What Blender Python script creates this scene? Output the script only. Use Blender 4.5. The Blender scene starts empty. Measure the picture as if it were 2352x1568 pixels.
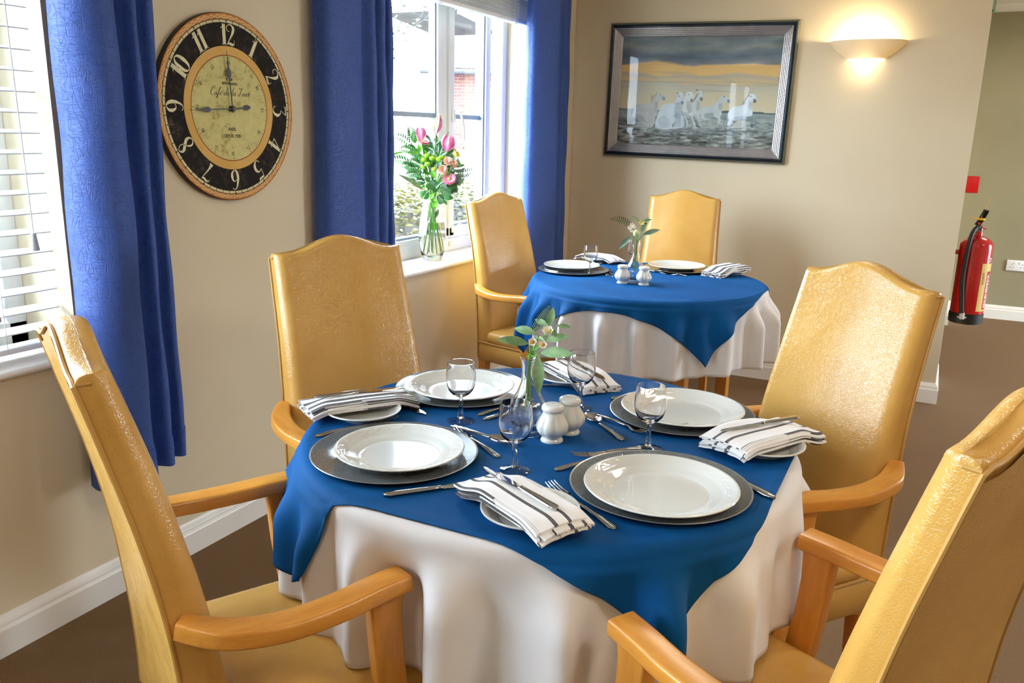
import bpy, bmesh, math, random
from math import sin, cos, pi, radians, sqrt, atan2, hypot
from mathutils import Vector, Matrix
import numpy as np
random.seed(7)
SC = bpy.context.scene
COL = SC.collection

# ------------------------------------------------------------------ camera, sky, lamps, exposure
cam_d = bpy.data.cameras.new('camera'); cam = bpy.data.objects.new('camera', cam_d); COL.objects.link(cam)
YAW, PITCH, ROLL, FPX = 0.462640, 0.245035, 0.022717, 1916.19
cam_d.sensor_fit = 'HORIZONTAL'; cam_d.sensor_width = 36.0; cam_d.lens = FPX/2352*36.0
cam_d.clip_start = 0.02; cam_d.clip_end = 400
_f = Vector((-sin(YAW)*cos(PITCH), cos(YAW)*cos(PITCH), -sin(PITCH)))
_r = Vector((cos(YAW), sin(YAW), 0)); _u = _r.cross(_f)
_r2 = cos(ROLL)*_r + sin(ROLL)*_u; _u2 = -sin(ROLL)*_r + cos(ROLL)*_u
cam.matrix_world = Matrix(((_r2.x, _u2.x, -_f.x, 2.07048), (_r2.y, _u2.y, -_f.y, -4.91806), (_r2.z, _u2.z, -_f.z, 1.3797), (0, 0, 0, 1)))
SC.camera = cam

world = bpy.data.worlds.new('sky'); SC.world = world; world.use_nodes = True
bg = world.node_tree.nodes['Background']; bg.inputs[0].default_value = (0.74, 0.87, 1.0, 1); bg.inputs[1].default_value = 36.0

def lamp(name, kind, loc, power, color, rot=(0, 0, 0), size=0.3, size_y=None):
    d = bpy.data.lights.new(name, kind); d.energy = power; d.color = color
    if kind == 'AREA':
        d.size = size
        if size_y: d.shape = 'RECTANGLE'; d.size_y = size_y
    elif kind == 'SUN': d.angle = size
    else: d.shadow_soft_size = size
    o = bpy.data.objects.new(name, d); COL.objects.link(o); o.location = loc; o.rotation_euler = rot
    return o
sun = lamp('sun', 'SUN', (0, 0, 10), 1.5, (1.0, 0.95, 0.86), (radians(52), 0, radians(150)), 0.01)
WARM = (1.0, 0.91, 0.80)
for lx, ly, lp in ((3.1, -3.8, 18), (1.5, -5.9, 12), (4.2, -1.2, 13), (1.6, -1.5, 10)):
    lamp('ceiling_lamp', 'AREA', (lx, ly, 2.36), lp, WARM, size=0.5)
lamp('hall_lamp', 'AREA', (3.0, 1.6, 2.34), 16, WARM, size=0.45)
# daylight portals of the two windows in view (they only guide the sampling of the sky)
for y0, y1 in ((-6.6, -3.46), (-2.15, -0.5)):
    po = lamp('window_portal', 'AREA', (-0.30, (y0+y1)/2, 1.43), 1, (1, 1, 1), (0, radians(-90), 0), 1.34, y1-y0)
    po.data.cycles.is_portal = True
po = lamp('window_portal', 'AREA', (6.3, 1.4, 1.05), 1, (1, 1, 1), (0, radians(90), 0), 2.1, 1.2); po.data.cycles.is_portal = True
SC.view_settings.view_transform = 'Standard'; SC.view_settings.look = 'None'
SC.view_settings.gamma = 1.0; SC.view_settings.use_curve_mapping = False
SC.view_settings.exposure = 0.12
SC.cycles.use_denoising = True
SC.cycles.max_bounces = 14; SC.cycles.diffuse_bounces = 6; SC.cycles.glossy_bounces = 6
SC.cycles.transmission_bounces = 14; SC.cycles.transparent_max_bounces = 16
SC.cycles.sample_clamp_indirect = 6.0

# ------------------------------------------------------------------ materials
def lin(c):
    return tuple(((x/255)/12.92 if x/255 <= 0.04045 else ((x/255+0.055)/1.055)**2.4) for x in c)
class Mat:
    def __init__(s, name, rgb=(200, 200, 200), rough=0.5, metal=0.0, **kw):
        s.m = bpy.data.materials.new(name); s.m.use_nodes = True
        s.nt = s.m.node_tree; s.p = s.nt.nodes['Principled BSDF']
        s.p.inputs['Base Color'].default_value = (*lin(rgb), 1); s.p.inputs['Roughness'].default_value = rough
        s.p.inputs['Metallic'].default_value = metal
        for k, v in kw.items(): s.p.inputs[k.replace('_', ' ')].default_value = v
    def n(s, t, **kw):
        x = s.nt.nodes.new(t)
        for k, v in kw.items():
            if k.startswith('i_'):
                key = k[2:]; key = int(key) if key.isdigit() else key.replace('_', ' ')
                x.inputs[key].default_value = v
            else: setattr(x, k, v)
        return x
    def l(s, a, b): s.nt.links.new(a, b)
    def co(s, kind='Object', scale=(1, 1, 1), rot=(0, 0, 0)):
        tc = s.n('ShaderNodeTexCoord'); mp = s.n('ShaderNodeMapping')
        mp.inputs['Scale'].default_value = scale; mp.inputs['Rotation'].default_value = rot
        s.l(tc.outputs[kind], mp.inputs[0]); return mp.outputs[0]
    def noise(s, scale=5, detail=3, vec=None, rough=0.5):
        t = s.n('ShaderNodeTexNoise'); t.inputs['Scale'].default_value = scale; t.inputs['Detail'].default_value = detail
        t.inputs['Roughness'].default_value = rough
        s.l(vec if vec is not None else s.co(), t.inputs['Vector']); return t.outputs['Fac']
    def math(s, op, a, b=None, c=None):
        t = s.n('ShaderNodeMath', operation=op)
        for i, v in enumerate((a, b, c)):
            if v is None: continue
            if isinstance(v, (int, float)): t.inputs[i].default_value = v
            else: s.l(v, t.inputs[i])
        return t.outputs[0]
    def ramp(s, fac, stops, mode='LINEAR'):
        t = s.n('ShaderNodeValToRGB'); r = t.color_ramp; r.interpolation = mode
        while len(r.elements) < len(stops): r.elements.new(0.5)
        for e, (p, c) in zip(r.elements, stops):
            e.position = p; e.color = (*lin(c), 1) if len(c) == 3 else c
        s.l(fac, t.inputs[0]); return t.outputs[0]
    def mix(s, fac, a, b, mode='MIX'):
        t = s.n('ShaderNodeMix', data_type='RGBA', blend_type=mode)
        for i, v in ((0, fac), (6, a), (7, b)):
            if isinstance(v, (int, float)): t.inputs[i].default_value = v
            elif isinstance(v, tuple): t.inputs[i].default_value = (*lin(v), 1)
            else: s.l(v, t.inputs[i])
        return t.outputs[2]
    def base(s, c): s.l(c, s.p.inputs['Base Color']); return s
    def rough(s, c): s.l(c, s.p.inputs['Roughness']); return s
    def bump(s, h, strength=0.3, dist=0.002):
        b = s.n('ShaderNodeBump'); b.inputs['Strength'].default_value = strength; b.inputs['Distance'].default_value = dist
        s.l(h, b.inputs['Height']); s.l(b.outputs[0], s.p.inputs['Normal']); return s
    def vary(s, c1, c2, scale=8, detail=4, vec=None, lo=0.35, hi=0.65):
        return s.base(s.ramp(s.noise(scale, detail, vec), [(lo, c1), (hi, c2)]))

M = {}
m = Mat('wall_paint', (221, 206, 176), 0.75); m.vary((217, 201, 171), (224, 210, 181), 1.3, 3); m.bump(m.noise(260, 2), 0.12, 0.0006); M['wall'] = m.m
m = Mat('green_wall_paint', (150, 142, 112), 0.8); m.vary((146, 138, 109), (153, 146, 116), 1.5); M['green'] = m.m
m = Mat('ceiling_paint', (236, 232, 224), 0.8); m.bump(m.noise(90, 2), 0.1, 0.001); M['ceiling'] = m.m
m = Mat('white_gloss_paint', (238, 234, 226), 0.35); m.vary((233, 228, 219), (241, 238, 231), 3); M['gloss'] = m.m
m = Mat('white_upvc', (240, 242, 244), 0.3); m.bump(m.noise(60, 1), 0.03, 0.0005); M['upvc'] = m.m
m = Mat('grey_spacer', (150, 165, 178), 0.4); M['spacer'] = m.m
m = Mat('black_gasket', (40, 44, 50), 0.6); M['gasket'] = m.m
m = Mat('carpet', (132, 102, 72), 0.95)
c1 = m.ramp(m.noise(420, 3), [(0.3, (94, 68, 38)), (0.7, (158, 122, 80))]); c2 = m.noise(2.2, 3)
m.base(m.mix(m.math('MULTIPLY', c2, 0.35), c1, (150, 120, 90))); m.bump(m.noise(500, 2), 0.9, 0.006); M['carpet'] = m.m
def leather(name, a, b):
    m = Mat(name, a, 0.45); m.p.inputs['Specular IOR Level'].default_value = 0.5
    v = m.n('ShaderNodeTexVoronoi', feature='DISTANCE_TO_EDGE'); v.inputs['Scale'].default_value = 210
    nz = m.n('ShaderNodeTexNoise'); nz.inputs['Scale'].default_value = 90; m.l(m.co(), nz.inputs['Vector'])
    wob = m.n('ShaderNodeMix', data_type='RGBA'); wob.inputs[0].default_value = 0.012
    m.l(m.co(), wob.inputs[6]); m.l(nz.outputs['Color'], wob.inputs[7]); m.l(wob.outputs[2], v.inputs['Vector'])
    h = m.math('MINIMUM', v.outputs['Distance'], 0.22)
    m.vary(a, b, 6, 4); m.rough(m.ramp(m.noise(14, 3), [(0.3, (112, 112, 112)), (0.7, (138, 138, 138))]))
    m.bump(h, 0.30, 0.003); return m.m
M['leather'] = leather('tan_leather', (197, 148, 70), (207, 159, 82))
m = Mat('leather_piping', (188, 142, 72), 0.42); M['piping'] = m.m
def wood(name, a, b, sc=(14, 2.2, 14)):
    m = Mat(name, a, 0.3); m.p.inputs['Coat Weight'].default_value = 0.25; m.p.inputs['Coat Roughness'].default_value = 0.2
    v = m.co('Object', sc)
    g = m.noise(3.5, 6, v, 0.6); m.base(m.ramp(g, [(0.3, a), (0.7, b)])); m.bump(m.noise(30, 3, v), 0.06, 0.0006); return m.m
M['beech'] = wood('beech_wood', (200, 128, 44), (222, 156, 66))
M['beech_leg'] = wood('beech_leg_wood', (194, 122, 42), (216, 148, 62), (14, 14, 2.0))
m = Mat('blue_tablecloth', (4, 62, 122), 0.75); m.p.inputs['Specular IOR Level'].default_value = 0.12
m.vary((1, 66, 120), (3, 77, 134), 5); m.bump(m.noise(900, 2), 0.25, 0.0006); M['bluecloth'] = m.m
m = Mat('white_tablecloth', (222, 218, 216), 0.85); m.vary((219, 214, 212), (226, 222, 220), 6); m.bump(m.noise(900, 2), 0.2, 0.0005); M['whitecloth'] = m.m
m = Mat('curtain_fabric', (46, 80, 158), 0.55); m.p.inputs['Specular IOR Level'].default_value = 0.35
h1 = m.noise(40, 1, m.co('Object', (1, 5, 0.5))); h2 = m.noise(40, 1, m.co('Object', (0.6, 0.6, 5)))
e1 = m.ramp(h1, [(0.47, (0, 0, 0)), (0.5, (255, 255, 255)), (0.53, (0, 0, 0))]); e2 = m.ramp(h2, [(0.47, (0, 0, 0)), (0.5, (255, 255, 255)), (0.53, (0, 0, 0))])
hh = m.math('MAXIMUM', e1, e2)
m.base(m.mix(m.math('MULTIPLY', hh, 0.45), (58, 88, 164), (25, 42, 98))); m.bump(m.math('SUBTRACT', 1.0, hh), 0.5, 0.002); M['curtain'] = m.m
m = Mat('cream_porcelain', (217, 217, 210), 0.08); m.p.inputs['Coat Weight'].default_value = 0.6; m.p.inputs['Coat Roughness'].default_value = 0.03; M['china'] = m.m
m = Mat('charger_glaze', (112, 116, 118), 0.3, 0.45)
m.base(m.ramp(m.noise(700, 1), [(0.45, (104, 108, 110)), (0.62, (136, 140, 140)), (0.75, (186, 188, 188))])); m.rough(m.ramp(m.noise(300, 2), [(0.3, (70, 70, 70)), (0.7, (105, 105, 105))])); m.bump(m.noise(400, 2), 0.15, 0.0006); M['charger'] = m.m
m = Mat('charger_rim', (170, 168, 160), 0.3, 0.8); M['charger_rim'] = m.m
m = Mat('stainless_steel', (196, 194, 190), 0.16, 1.0); m.rough(m.ramp(m.noise(60, 2), [(0.3, (30, 30, 30)), (0.7, (62, 62, 62))])); M['steel'] = m.m
m = Mat('clear_glass', (255, 255, 255), 0.0); m.p.inputs['Transmission Weight'].default_value = 1.0; m.p.inputs['IOR'].default_value = 1.46; M['glass'] = m.m
m = Mat('water', (245, 252, 252), 0.0); m.p.inputs['Transmission Weight'].default_value = 1.0; m.p.inputs['IOR'].default_value = 1.33; M['water'] = m.m
def pane(name, tint=(250, 252, 253), ior=1.5):
    m = Mat(name); tr = m.n('ShaderNodeBsdfTransparent'); tr.inputs[0].default_value = (*lin(tint), 1)
    gl = m.n('ShaderNodeBsdfGlossy'); gl.inputs['Roughness'].default_value = 0.01; fr = m.n('ShaderNodeFresnel'); ge = m.n('ShaderNodeNewGeometry')
    m.l(m.math('SUBTRACT', ior, m.math('MULTIPLY', ge.outputs['Backfacing'], ior-1/ior)), fr.inputs[0])
    mx = m.n('ShaderNodeMixShader'); m.l(fr.outputs[0], mx.inputs[0]); m.l(tr.outputs[0], mx.inputs[1]); m.l(gl.outputs[0], mx.inputs[2])
    m.l(mx.outputs[0], m.nt.nodes['Material Output'].inputs[0]); return m.m
M['pane'] = pane('window_glass'); M['pictureglass'] = pane('anti_reflective_glass', ior=1.22)
m = Mat('blind_slat', (244, 245, 246), 0.45); m.p.inputs['Specular IOR Level'].default_value = 0.4; m.bump(m.noise(40, 2, m.co('Object', (20, 1, 20))), 0.04, 0.0005); M['slat'] = m.m
m = Mat('white_cord', (240, 240, 238), 0.8); M['cord'] = m.m
m = Mat('grey_plastic', (196, 198, 200), 0.4); M['greyplastic'] = m.m
def napkin_mat(name, stops):
    m = Mat(name, (236, 232, 228), 0.9)
    tc = m.n('ShaderNodeTexCoord'); sx = m.n('ShaderNodeSeparateXYZ'); m.l(tc.outputs['UV'], sx.inputs[0]); u = sx.outputs[0]
    wv = m.noise(900, 1); dark = m.ramp(wv, [(0.42, (44, 42, 46)), (0.62, (120, 116, 116))])
    k = (0.0, 0.0, 0.0, 1); W1 = (1, 1, 1, 1); st = [(0, W1)]
    for a, b_ in stops: st += [(a, k), (b_, W1)]
    mask = m.ramp(u, st, 'CONSTANT')
    m.base(m.mix(mask, dark, (238, 234, 231))); m.bump(m.noise(700, 2), 0.5, 0.0012); return m.m
M['napkin'] = napkin_mat('striped_napkin', [(0.31, 0.375), (0.58, 0.655), (0.93, 0.99)])
M['napkin_close'] = napkin_mat('close_striped_napkin', [(0.01, 0.10), (0.20, 0.31), (0.52, 0.68), (0.74, 0.755), (0.90, 1.0)])
m = Mat('matt_black', (24, 23, 22), 0.45); M['black'] = m.m
m = Mat('glossy_black', (16, 16, 17), 0.25); M['glossblack'] = m.m
m = Mat('red_paint', (186, 8, 12), 0.22); m.p.inputs['Coat Weight'].default_value = 0.5; M['red'] = m.m
m = Mat('red_sign', (190, 14, 10), 0.35); M['redsign'] = m.m
m = Mat('yellow_plastic', (236, 190, 10), 0.4); M['yellow'] = m.m
m = Mat('label_cream', (226, 190, 100), 0.5); M['labelcream'] = m.m
m = Mat('label_white', (236, 220, 214), 0.5); M['labelwhite'] = m.m
m = Mat('brass', (190, 150, 90), 0.35, 1.0); M['brass'] = m.m
m = Mat('bowl_plaster', (240, 232, 208), 0.7)
tl = m.n('ShaderNodeBsdfTranslucent'); tl.inputs[0].default_value = (*lin((240, 226, 186)), 1); mx = m.n('ShaderNodeMixShader'); mx.inputs[0].default_value = 0.14
m.l(m.p.outputs[0], mx.inputs[1]); m.l(tl.outputs[0], mx.inputs[2]); m.l(mx.outputs[0], m.nt.nodes['Material Output'].inputs[0]); M['plaster'] = m.m
m = Mat('lit_diffuser', (255, 240, 210), 0.5); m.p.inputs['Emission Color'].default_value = (1, 0.82, 0.52, 1); m.p.inputs['Emission Strength'].default_value = 5.0; M['diffuser'] = m.m
m = Mat('lit_bulb', (255, 240, 210), 0.5); m.p.inputs['Emission Color'].default_value = (1, 0.82, 0.55, 1); m.p.inputs['Emission Strength'].default_value = 12.0; M['bulb'] = m.m
def leafm(name, a, b, rough=0.5):
    m = Mat(name, a, rough); m.vary(a, b, 40, 3); m.p.inputs['Subsurface Weight'].default_value = 0.0
    m.bump(m.noise(150, 2), 0.25, 0.001); return m.m
M['leaf_sage'] = leafm('sage_leaf', (104, 138, 92), (140, 170, 118), 0.6)
M['leaf_dark'] = leafm('dark_leaf', (40, 92, 36), (66, 124, 52), 0.4)
M['leaf_bright'] = leafm('bright_leaf', (78, 158, 30), (120, 196, 56), 0.4)
M['leaf_grey'] = leafm('grey_green_leaf', (96, 126, 104), (130, 158, 132), 0.55)
M['stem'] = leafm('green_stem', (96, 146, 60), (126, 170, 80), 0.5)
M['lime'] = leafm('lime_flower', (120, 178, 20), (160, 212, 44), 0.7)
M['pink'] = leafm('pink_petal', (222, 120, 150), (240, 164, 184), 0.6)
M['magenta'] = leafm('magenta_petal', (200, 84, 140), (226, 140, 172), 0.5)
M['peach'] = leafm('peach_petal', (240, 196, 172), (250, 220, 202), 0.7)
M['budgreen'] = leafm('bud_green', (190, 204, 130), (214, 220, 160), 0.5)
M['whitepetal'] = leafm('white_petal', (238, 234, 214), (246, 244, 230), 0.6)
M['yellowpetal'] = leafm('yellow_petal', (232, 206, 80), (244, 224, 120), 0.6)
M['ochre'] = leafm('flower_centre', (170, 116, 24), (206, 150, 50), 0.7)

# ------------------------------------------------------------------ mesh helpers
class MB:
    def __init__(s): s.v = []; s.f = []; s.mi = []; s.uv = {}
    def add(s, vs, fs, mi=0):
        o = len(s.v); s.v += [tuple(x) for x in vs]; s.f += [tuple(i+o for i in f) for f in fs]; s.mi += [mi]*len(fs); return o
    def loft(s, rings, closed=True, cap0=True, cap1=True, mi=0, loop=False):
        n = len(rings[0]); vs = [p for r in rings for p in r]; fs = []
        K = len(rings)
        for k in range(K if loop else K-1):
            a = k*n; b = ((k+1) % K)*n
            for i in range(n if closed else n-1):
                j = (i+1) % n; fs.append((a+i, a+j, b+j, b+i))
        if not loop:
            if cap0: fs.append(tuple(range(n-1, -1, -1)))
            if cap1: fs.append(tuple((K-1)*n+i for i in range(n)))
        s.add(vs, fs, mi); return s
    def lathe(s, prof, n=48, c=(0, 0, 0), mi=0, mod=None, cap0=True, cap1=True):
        rings = []
        for r, z in prof:
            rings.append([(c[0]+(r*(mod(2*pi*i/n, r, z) if mod else 1))*cos(2*pi*i/n), c[1]+(r*(mod(2*pi*i/n, r, z) if mod else 1))*sin(2*pi*i/n), c[2]+z) for i in range(n)])
        return s.loft(rings, True, cap0, cap1, mi)
    def box(s, x0, x1, y0, y1, z0, z1, bev=0.0, mi=0, seg=2):
        if bev <= 0:
            vs = [(x, y, z) for x in (x0, x1) for y in (y0, y1) for z in (z0, z1)]
            s.add(vs, [(0, 1, 3, 2), (4, 6, 7, 5), (0, 4, 5, 1), (2, 3, 7, 6), (0, 2, 6, 4), (1, 5, 7, 3)], mi); return s
        bm = bmesh.new(); bmesh.ops.create_cube(bm, size=1)
        for v in bm.verts: v.co = Vector(((x0+x1)/2+v.co.x*(x1-x0), (y0+y1)/2+v.co.y*(y1-y0), (z0+z1)/2+v.co.z*(z1-z0)))
        bmesh.ops.bevel(bm, geom=list(bm.edges), offset=bev, segments=seg, profile=0.5, affect='EDGES')
        bm.verts.index_update(); s.add([v.co[:] for v in bm.verts], [[v.index for v in f.verts] for f in bm.faces], mi); bm.free(); return s
    def tube(s, pts, r, n=8, mi=0, cap=True, flat=None):
        P = [Vector(p) for p in pts]; K = len(P); R = r if isinstance(r, (list, tuple)) else [r]*K
        rings = []; up = None
        for k in range(K):
            t = (P[min(k+1, K-1)]-P[max(k-1, 0)]).normalized()
            if up is None:
                up = Vector((0, 0, 1)) if abs(t.z) < 0.9 else Vector((1, 0, 0))
            a = t.cross(up); a.normalize(); up = a.cross(t)
            rings.append([tuple(P[k]+a*(R[k]*cos(2*pi*i/n))+up*(R[k]*(flat or 1)*sin(2*pi*i/n))) for i in range(n)])
        return s.loft(rings, True, cap, cap, mi)
    def sweep(s, pts, sec, up=(0, 0, 1), mi=0, cap=True, scl=None):
        """a closed 2-D section swept along pts; section x goes sideways, y goes along up"""
        P = [Vector(p) for p in pts]; K = len(P); U = Vector(up); rings = []
        for k in range(K):
            t = (P[min(k+1, K-1)]-P[max(k-1, 0)]).normalized(); a = t.cross(U).normalized(); b = a.cross(t)
            q = scl[k] if scl else (1, 1)
            rings.append([tuple(P[k]+a*(x*q[0])+b*(y*q[1])) for x, y in sec])
        return s.loft(rings, True, cap, cap, mi)
    def sphere(s, c, rx, ry=None, rz=None, n=12, k=8, mi=0):
        ry = ry or rx; rz = rz or rx
        rings = []
        for j in range(k+1):
            a = -pi/2+pi*j/k; rr = max(cos(a), 0.02)
            rings.append([(c[0]+rx*rr*cos(2*pi*i/n), c[1]+ry*rr*sin(2*pi*i/n), c[2]+rz*sin(a)) for i in range(n)])
        return s.loft(rings, True, True, True, mi)
    def xform(s, mat, start=0):
        for i in range(start, len(s.v)): s.v[i] = tuple(mat @ Vector(s.v[i]))
        return s
    def build(s, name, mats, parent=None, angle=35, smooth=True):
        me = bpy.data.meshes.new(name); me.from_pydata(s.v, [], s.f)
        if not isinstance(mats, (list, tuple)): mats = [mats]
        for x in mats: me.materials.append(x)
        if any(s.mi): me.polygons.foreach_set('material_index', s.mi)
        if smooth:
            me.polygons.foreach_set('use_smooth', [True]*len(me.polygons))
            me.set_sharp_from_angle(angle=radians(angle))
        me.validate(); me.update()
        o = bpy.data.objects.new(name, me); COL.objects.link(o)
        if parent is not None: o.parent = parent
        return o
def rsec(w, h, r, k=3):
    """rounded rectangle section"""
    out = []
    for cx, cy, a0 in ((w/2-r, h/2-r, 0), (-w/2+r, h/2-r, 90), (-w/2+r, -h/2+r, 180), (w/2-r, -h/2+r, 270)):
        for i in range(k+1):
            a = radians(a0+90*i/k); out.append((cx+r*cos(a), cy+r*sin(a)))
    return out
def spline(pts, n=8):
    """Catmull-Rom through the points"""
    P = [Vector(p) for p in pts]; out = []
    for i in range(len(P)-1):
        p0 = P[max(i-1, 0)]; p1 = P[i]; p2 = P[i+1]; p3 = P[min(i+2, len(P)-1)]
        for k in range(n):
            t = k/n; out.append(0.5*((2*p1)+(p2-p0)*t+(2*p0-5*p1+4*p2-p3)*t*t+(3*p1-p0-3*p2+p3)*t**3))
    out.append(P[-1]); return out
def lerp_tab(tab, x):
    if x <= tab[0][0]: return tab[0][1]
    for (a, va), (b, vb) in zip(tab, tab[1:]):
        if x <= b: return va+(vb-va)*(x-a)/(b-a)
    return tab[-1][1]
def sstep(a, b, x):
    t = min(max((x-a)/(b-a), 0), 1); return t*t*(3-2*t)
def thing(name, label, cat, loc=(0, 0, 0), rot=0.0, group=None):
    o = bpy.data.objects.new(name, None); COL.objects.link(o); o.empty_display_size = 0.05
    o.location = loc; o.rotation_euler = rot if isinstance(rot, (tuple, list)) else (0, 0, rot)
    return tag(o, label, cat, group)
def tag(o, label, cat, group=None):
    o['label'] = label; o['category'] = cat
    if group: o['group'] = group
    return o
def struct(o): o['kind'] = 'structure'; return o
def dup(root, label, loc=None, rot=None, group=None):
    r = root.copy(); COL.objects.link(r); r['label'] = label
    if loc is not None: r.location = loc
    if rot is not None: r.rotation_euler = rot if isinstance(rot, (tuple, list)) else (0, 0, rot)
    if group: r['group'] = group
    for ch in list(root.children):
        c = ch.copy(); COL.objects.link(c); c.parent = r
        for g in list(ch.children):
            d = g.copy(); COL.objects.link(d); d.parent = c
    return r
def share(o, parent, loc=(0, 0, 0), rot=(0, 0, 0), scale=(1, 1, 1)):
    c = o.copy(); COL.objects.link(c); c.parent = parent; c.location = loc; c.rotation_euler = rot; c.scale = scale; return c
_fontcurves = {}
def text_mesh(txt, size, extrude=0.0003, shear=0.0, align='CENTER'):
    cu = bpy.data.curves.new('lettering', 'FONT'); cu.body = txt; cu.size = size; cu.extrude = extrude; cu.shear = shear
    cu.align_x = align; cu.align_y = 'CENTER'; cu.resolution_u = 3
    o = bpy.data.objects.new('lettering', cu); COL.objects.link(o)
    dg = bpy.context.evaluated_depsgraph_get(); me = bpy.data.meshes.new_from_object(o.evaluated_get(dg))
    bpy.data.objects.remove(o); bpy.data.curves.remove(cu)
    mb = MB(); mb.add([v.co[:] for v in me.vertices], [tuple(p.vertices) for p in me.polygons]); bpy.data.meshes.remove(me); return mb

# ------------------------------------------------------------------ room shell
H = 2.40
def sbox(name, boxes, mat, parent=None, bev=0):
    mb = MB()
    for b in boxes: mb.box(*b, bev=bev)
    o = mb.build(name, mat, parent)
    if parent is None: struct(o)
    return o
WZ0, WZ1 = 0.745, 2.12
W1 = (-6.6, -3.46); W2 = (-2.15, -0.5)
sbox('wall_left', [(-0.3, 0, -8, W1[0], 0, H), (-0.3, 0, W1[1], W2[0], 0, H), (-0.3, 0, W2[1], 3.0, 0, H),
                   (-0.3, 0, W1[0], W1[1], 0, WZ0), (-0.3, 0, W1[0], W1[1], WZ1, H),
                   (-0.3, 0, W2[0], W2[1], 0, WZ0), (-0.3, 0, W2[0], W2[1], WZ1, H)], M['wall'])
sbox('wall_back', [(0, 2.19, 0, 0.6, 0, H)], M['wall'], bev=0.003)
sbox('wall_hall', [(0, 2.25, 2.3, 2.79, 0, H)], M['wall'])
sbox('wall_far', [(0, 6.3, 2.79, 2.95, 0, H)], M['green'])
sbox('wall_right', [(6.0, 6.3, -8, 0.8, 0, H), (6.0, 6.3, 2.0, 2.79, 0, H), (6.0, 6.3, 0.8, 2.0, 2.1, H)], M['wall'])
sbox('wall_front', [(-0.3, 6.3, -8.2, -8, 0, H)], M['wall'])
mb = MB(); mb.add([(-0.3, -8.2, 0), (6.3, -8.2, 0), (6.3, 2.95, 0), (-0.3, 2.95, 0)], [(0, 1, 2, 3)]); struct(mb.build('floor', M['carpet']))
sbox('ceiling', [(-0.3, 6.3, -8.2, 2.95, H, H+0.1)], M['ceiling'])
# skirting boards: moulded profile (offset from wall, height)
SK = [(0, 0), (0.018, 0), (0.018, 0.074), (0.0165, 0.078), (0.0135, 0.081), (0.0125, 0.085), (0.0135, 0.089), (0.0115, 0.097), (0.0065, 0.104), (0.004, 0.111), (0, 0.112)]
def skirting(name, pts, inward):
    """pts: floor polyline with mitred corners; inward: per-segment normals averaged by hand"""
    rings = []
    for (x, y), (nx, ny) in zip(pts, inward): rings.append([(x+nx*a, y+ny*a, z) for a, z in SK])
    mb = MB(); mb.loft(rings, True, True, True); return struct(mb.build(name, M['gloss'], angle=20))
skirting('baseboard_left', [(0, -8), (0, 0)], [(1, 0), (1, -1)])
skirting('baseboard_back', [(0, 0), (2.19, 0), (2.19, 0.6), (0.0, 0.6)], [(1, -1), (1, -1), (1, 1), (1, 1)])
skirting('baseboard_hall', [(0.0, 2.3), (2.25, 2.3), (2.25, 2.79)], [(1, -1), (1, -1), (1, -1)])
skirting('baseboard_far', [(2.25, 2.79), (6.0, 2.79)], [(1, -1), (-1, -1)])
# coving where the far wall meets the ceiling
mb = MB(); mb.loft([[(x, 2.79, 2.40), (x, 2.70, 2.40), (x, 2.72, 2.385), (x, 2.765, 2.355), (x, 2.79, 2.352)] for x in (0, 6)]); struct(mb.build('trim_1', M['ceiling']))

# window boards (sills) with a rounded nose
def sill(name, y0, y1):
    sec = [(-0.21, 0.0), (0.022, 0.0), (0.03, -0.004), (0.033, -0.011), (0.03, -0.018), (0.022, -0.021), (-0.21, -0.021)]
    mb = MB(); mb.loft([[(x, y, 0.766+z) for x, z in sec] for y in (y0, y1)]); return struct(mb.build(name, M['gloss'], angle=50))
sill('trim_2', W1[0]-0.03, W1[1]+0.03); sill('trim_3', W2[0]-0.03, W2[1]+0.03)

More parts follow.
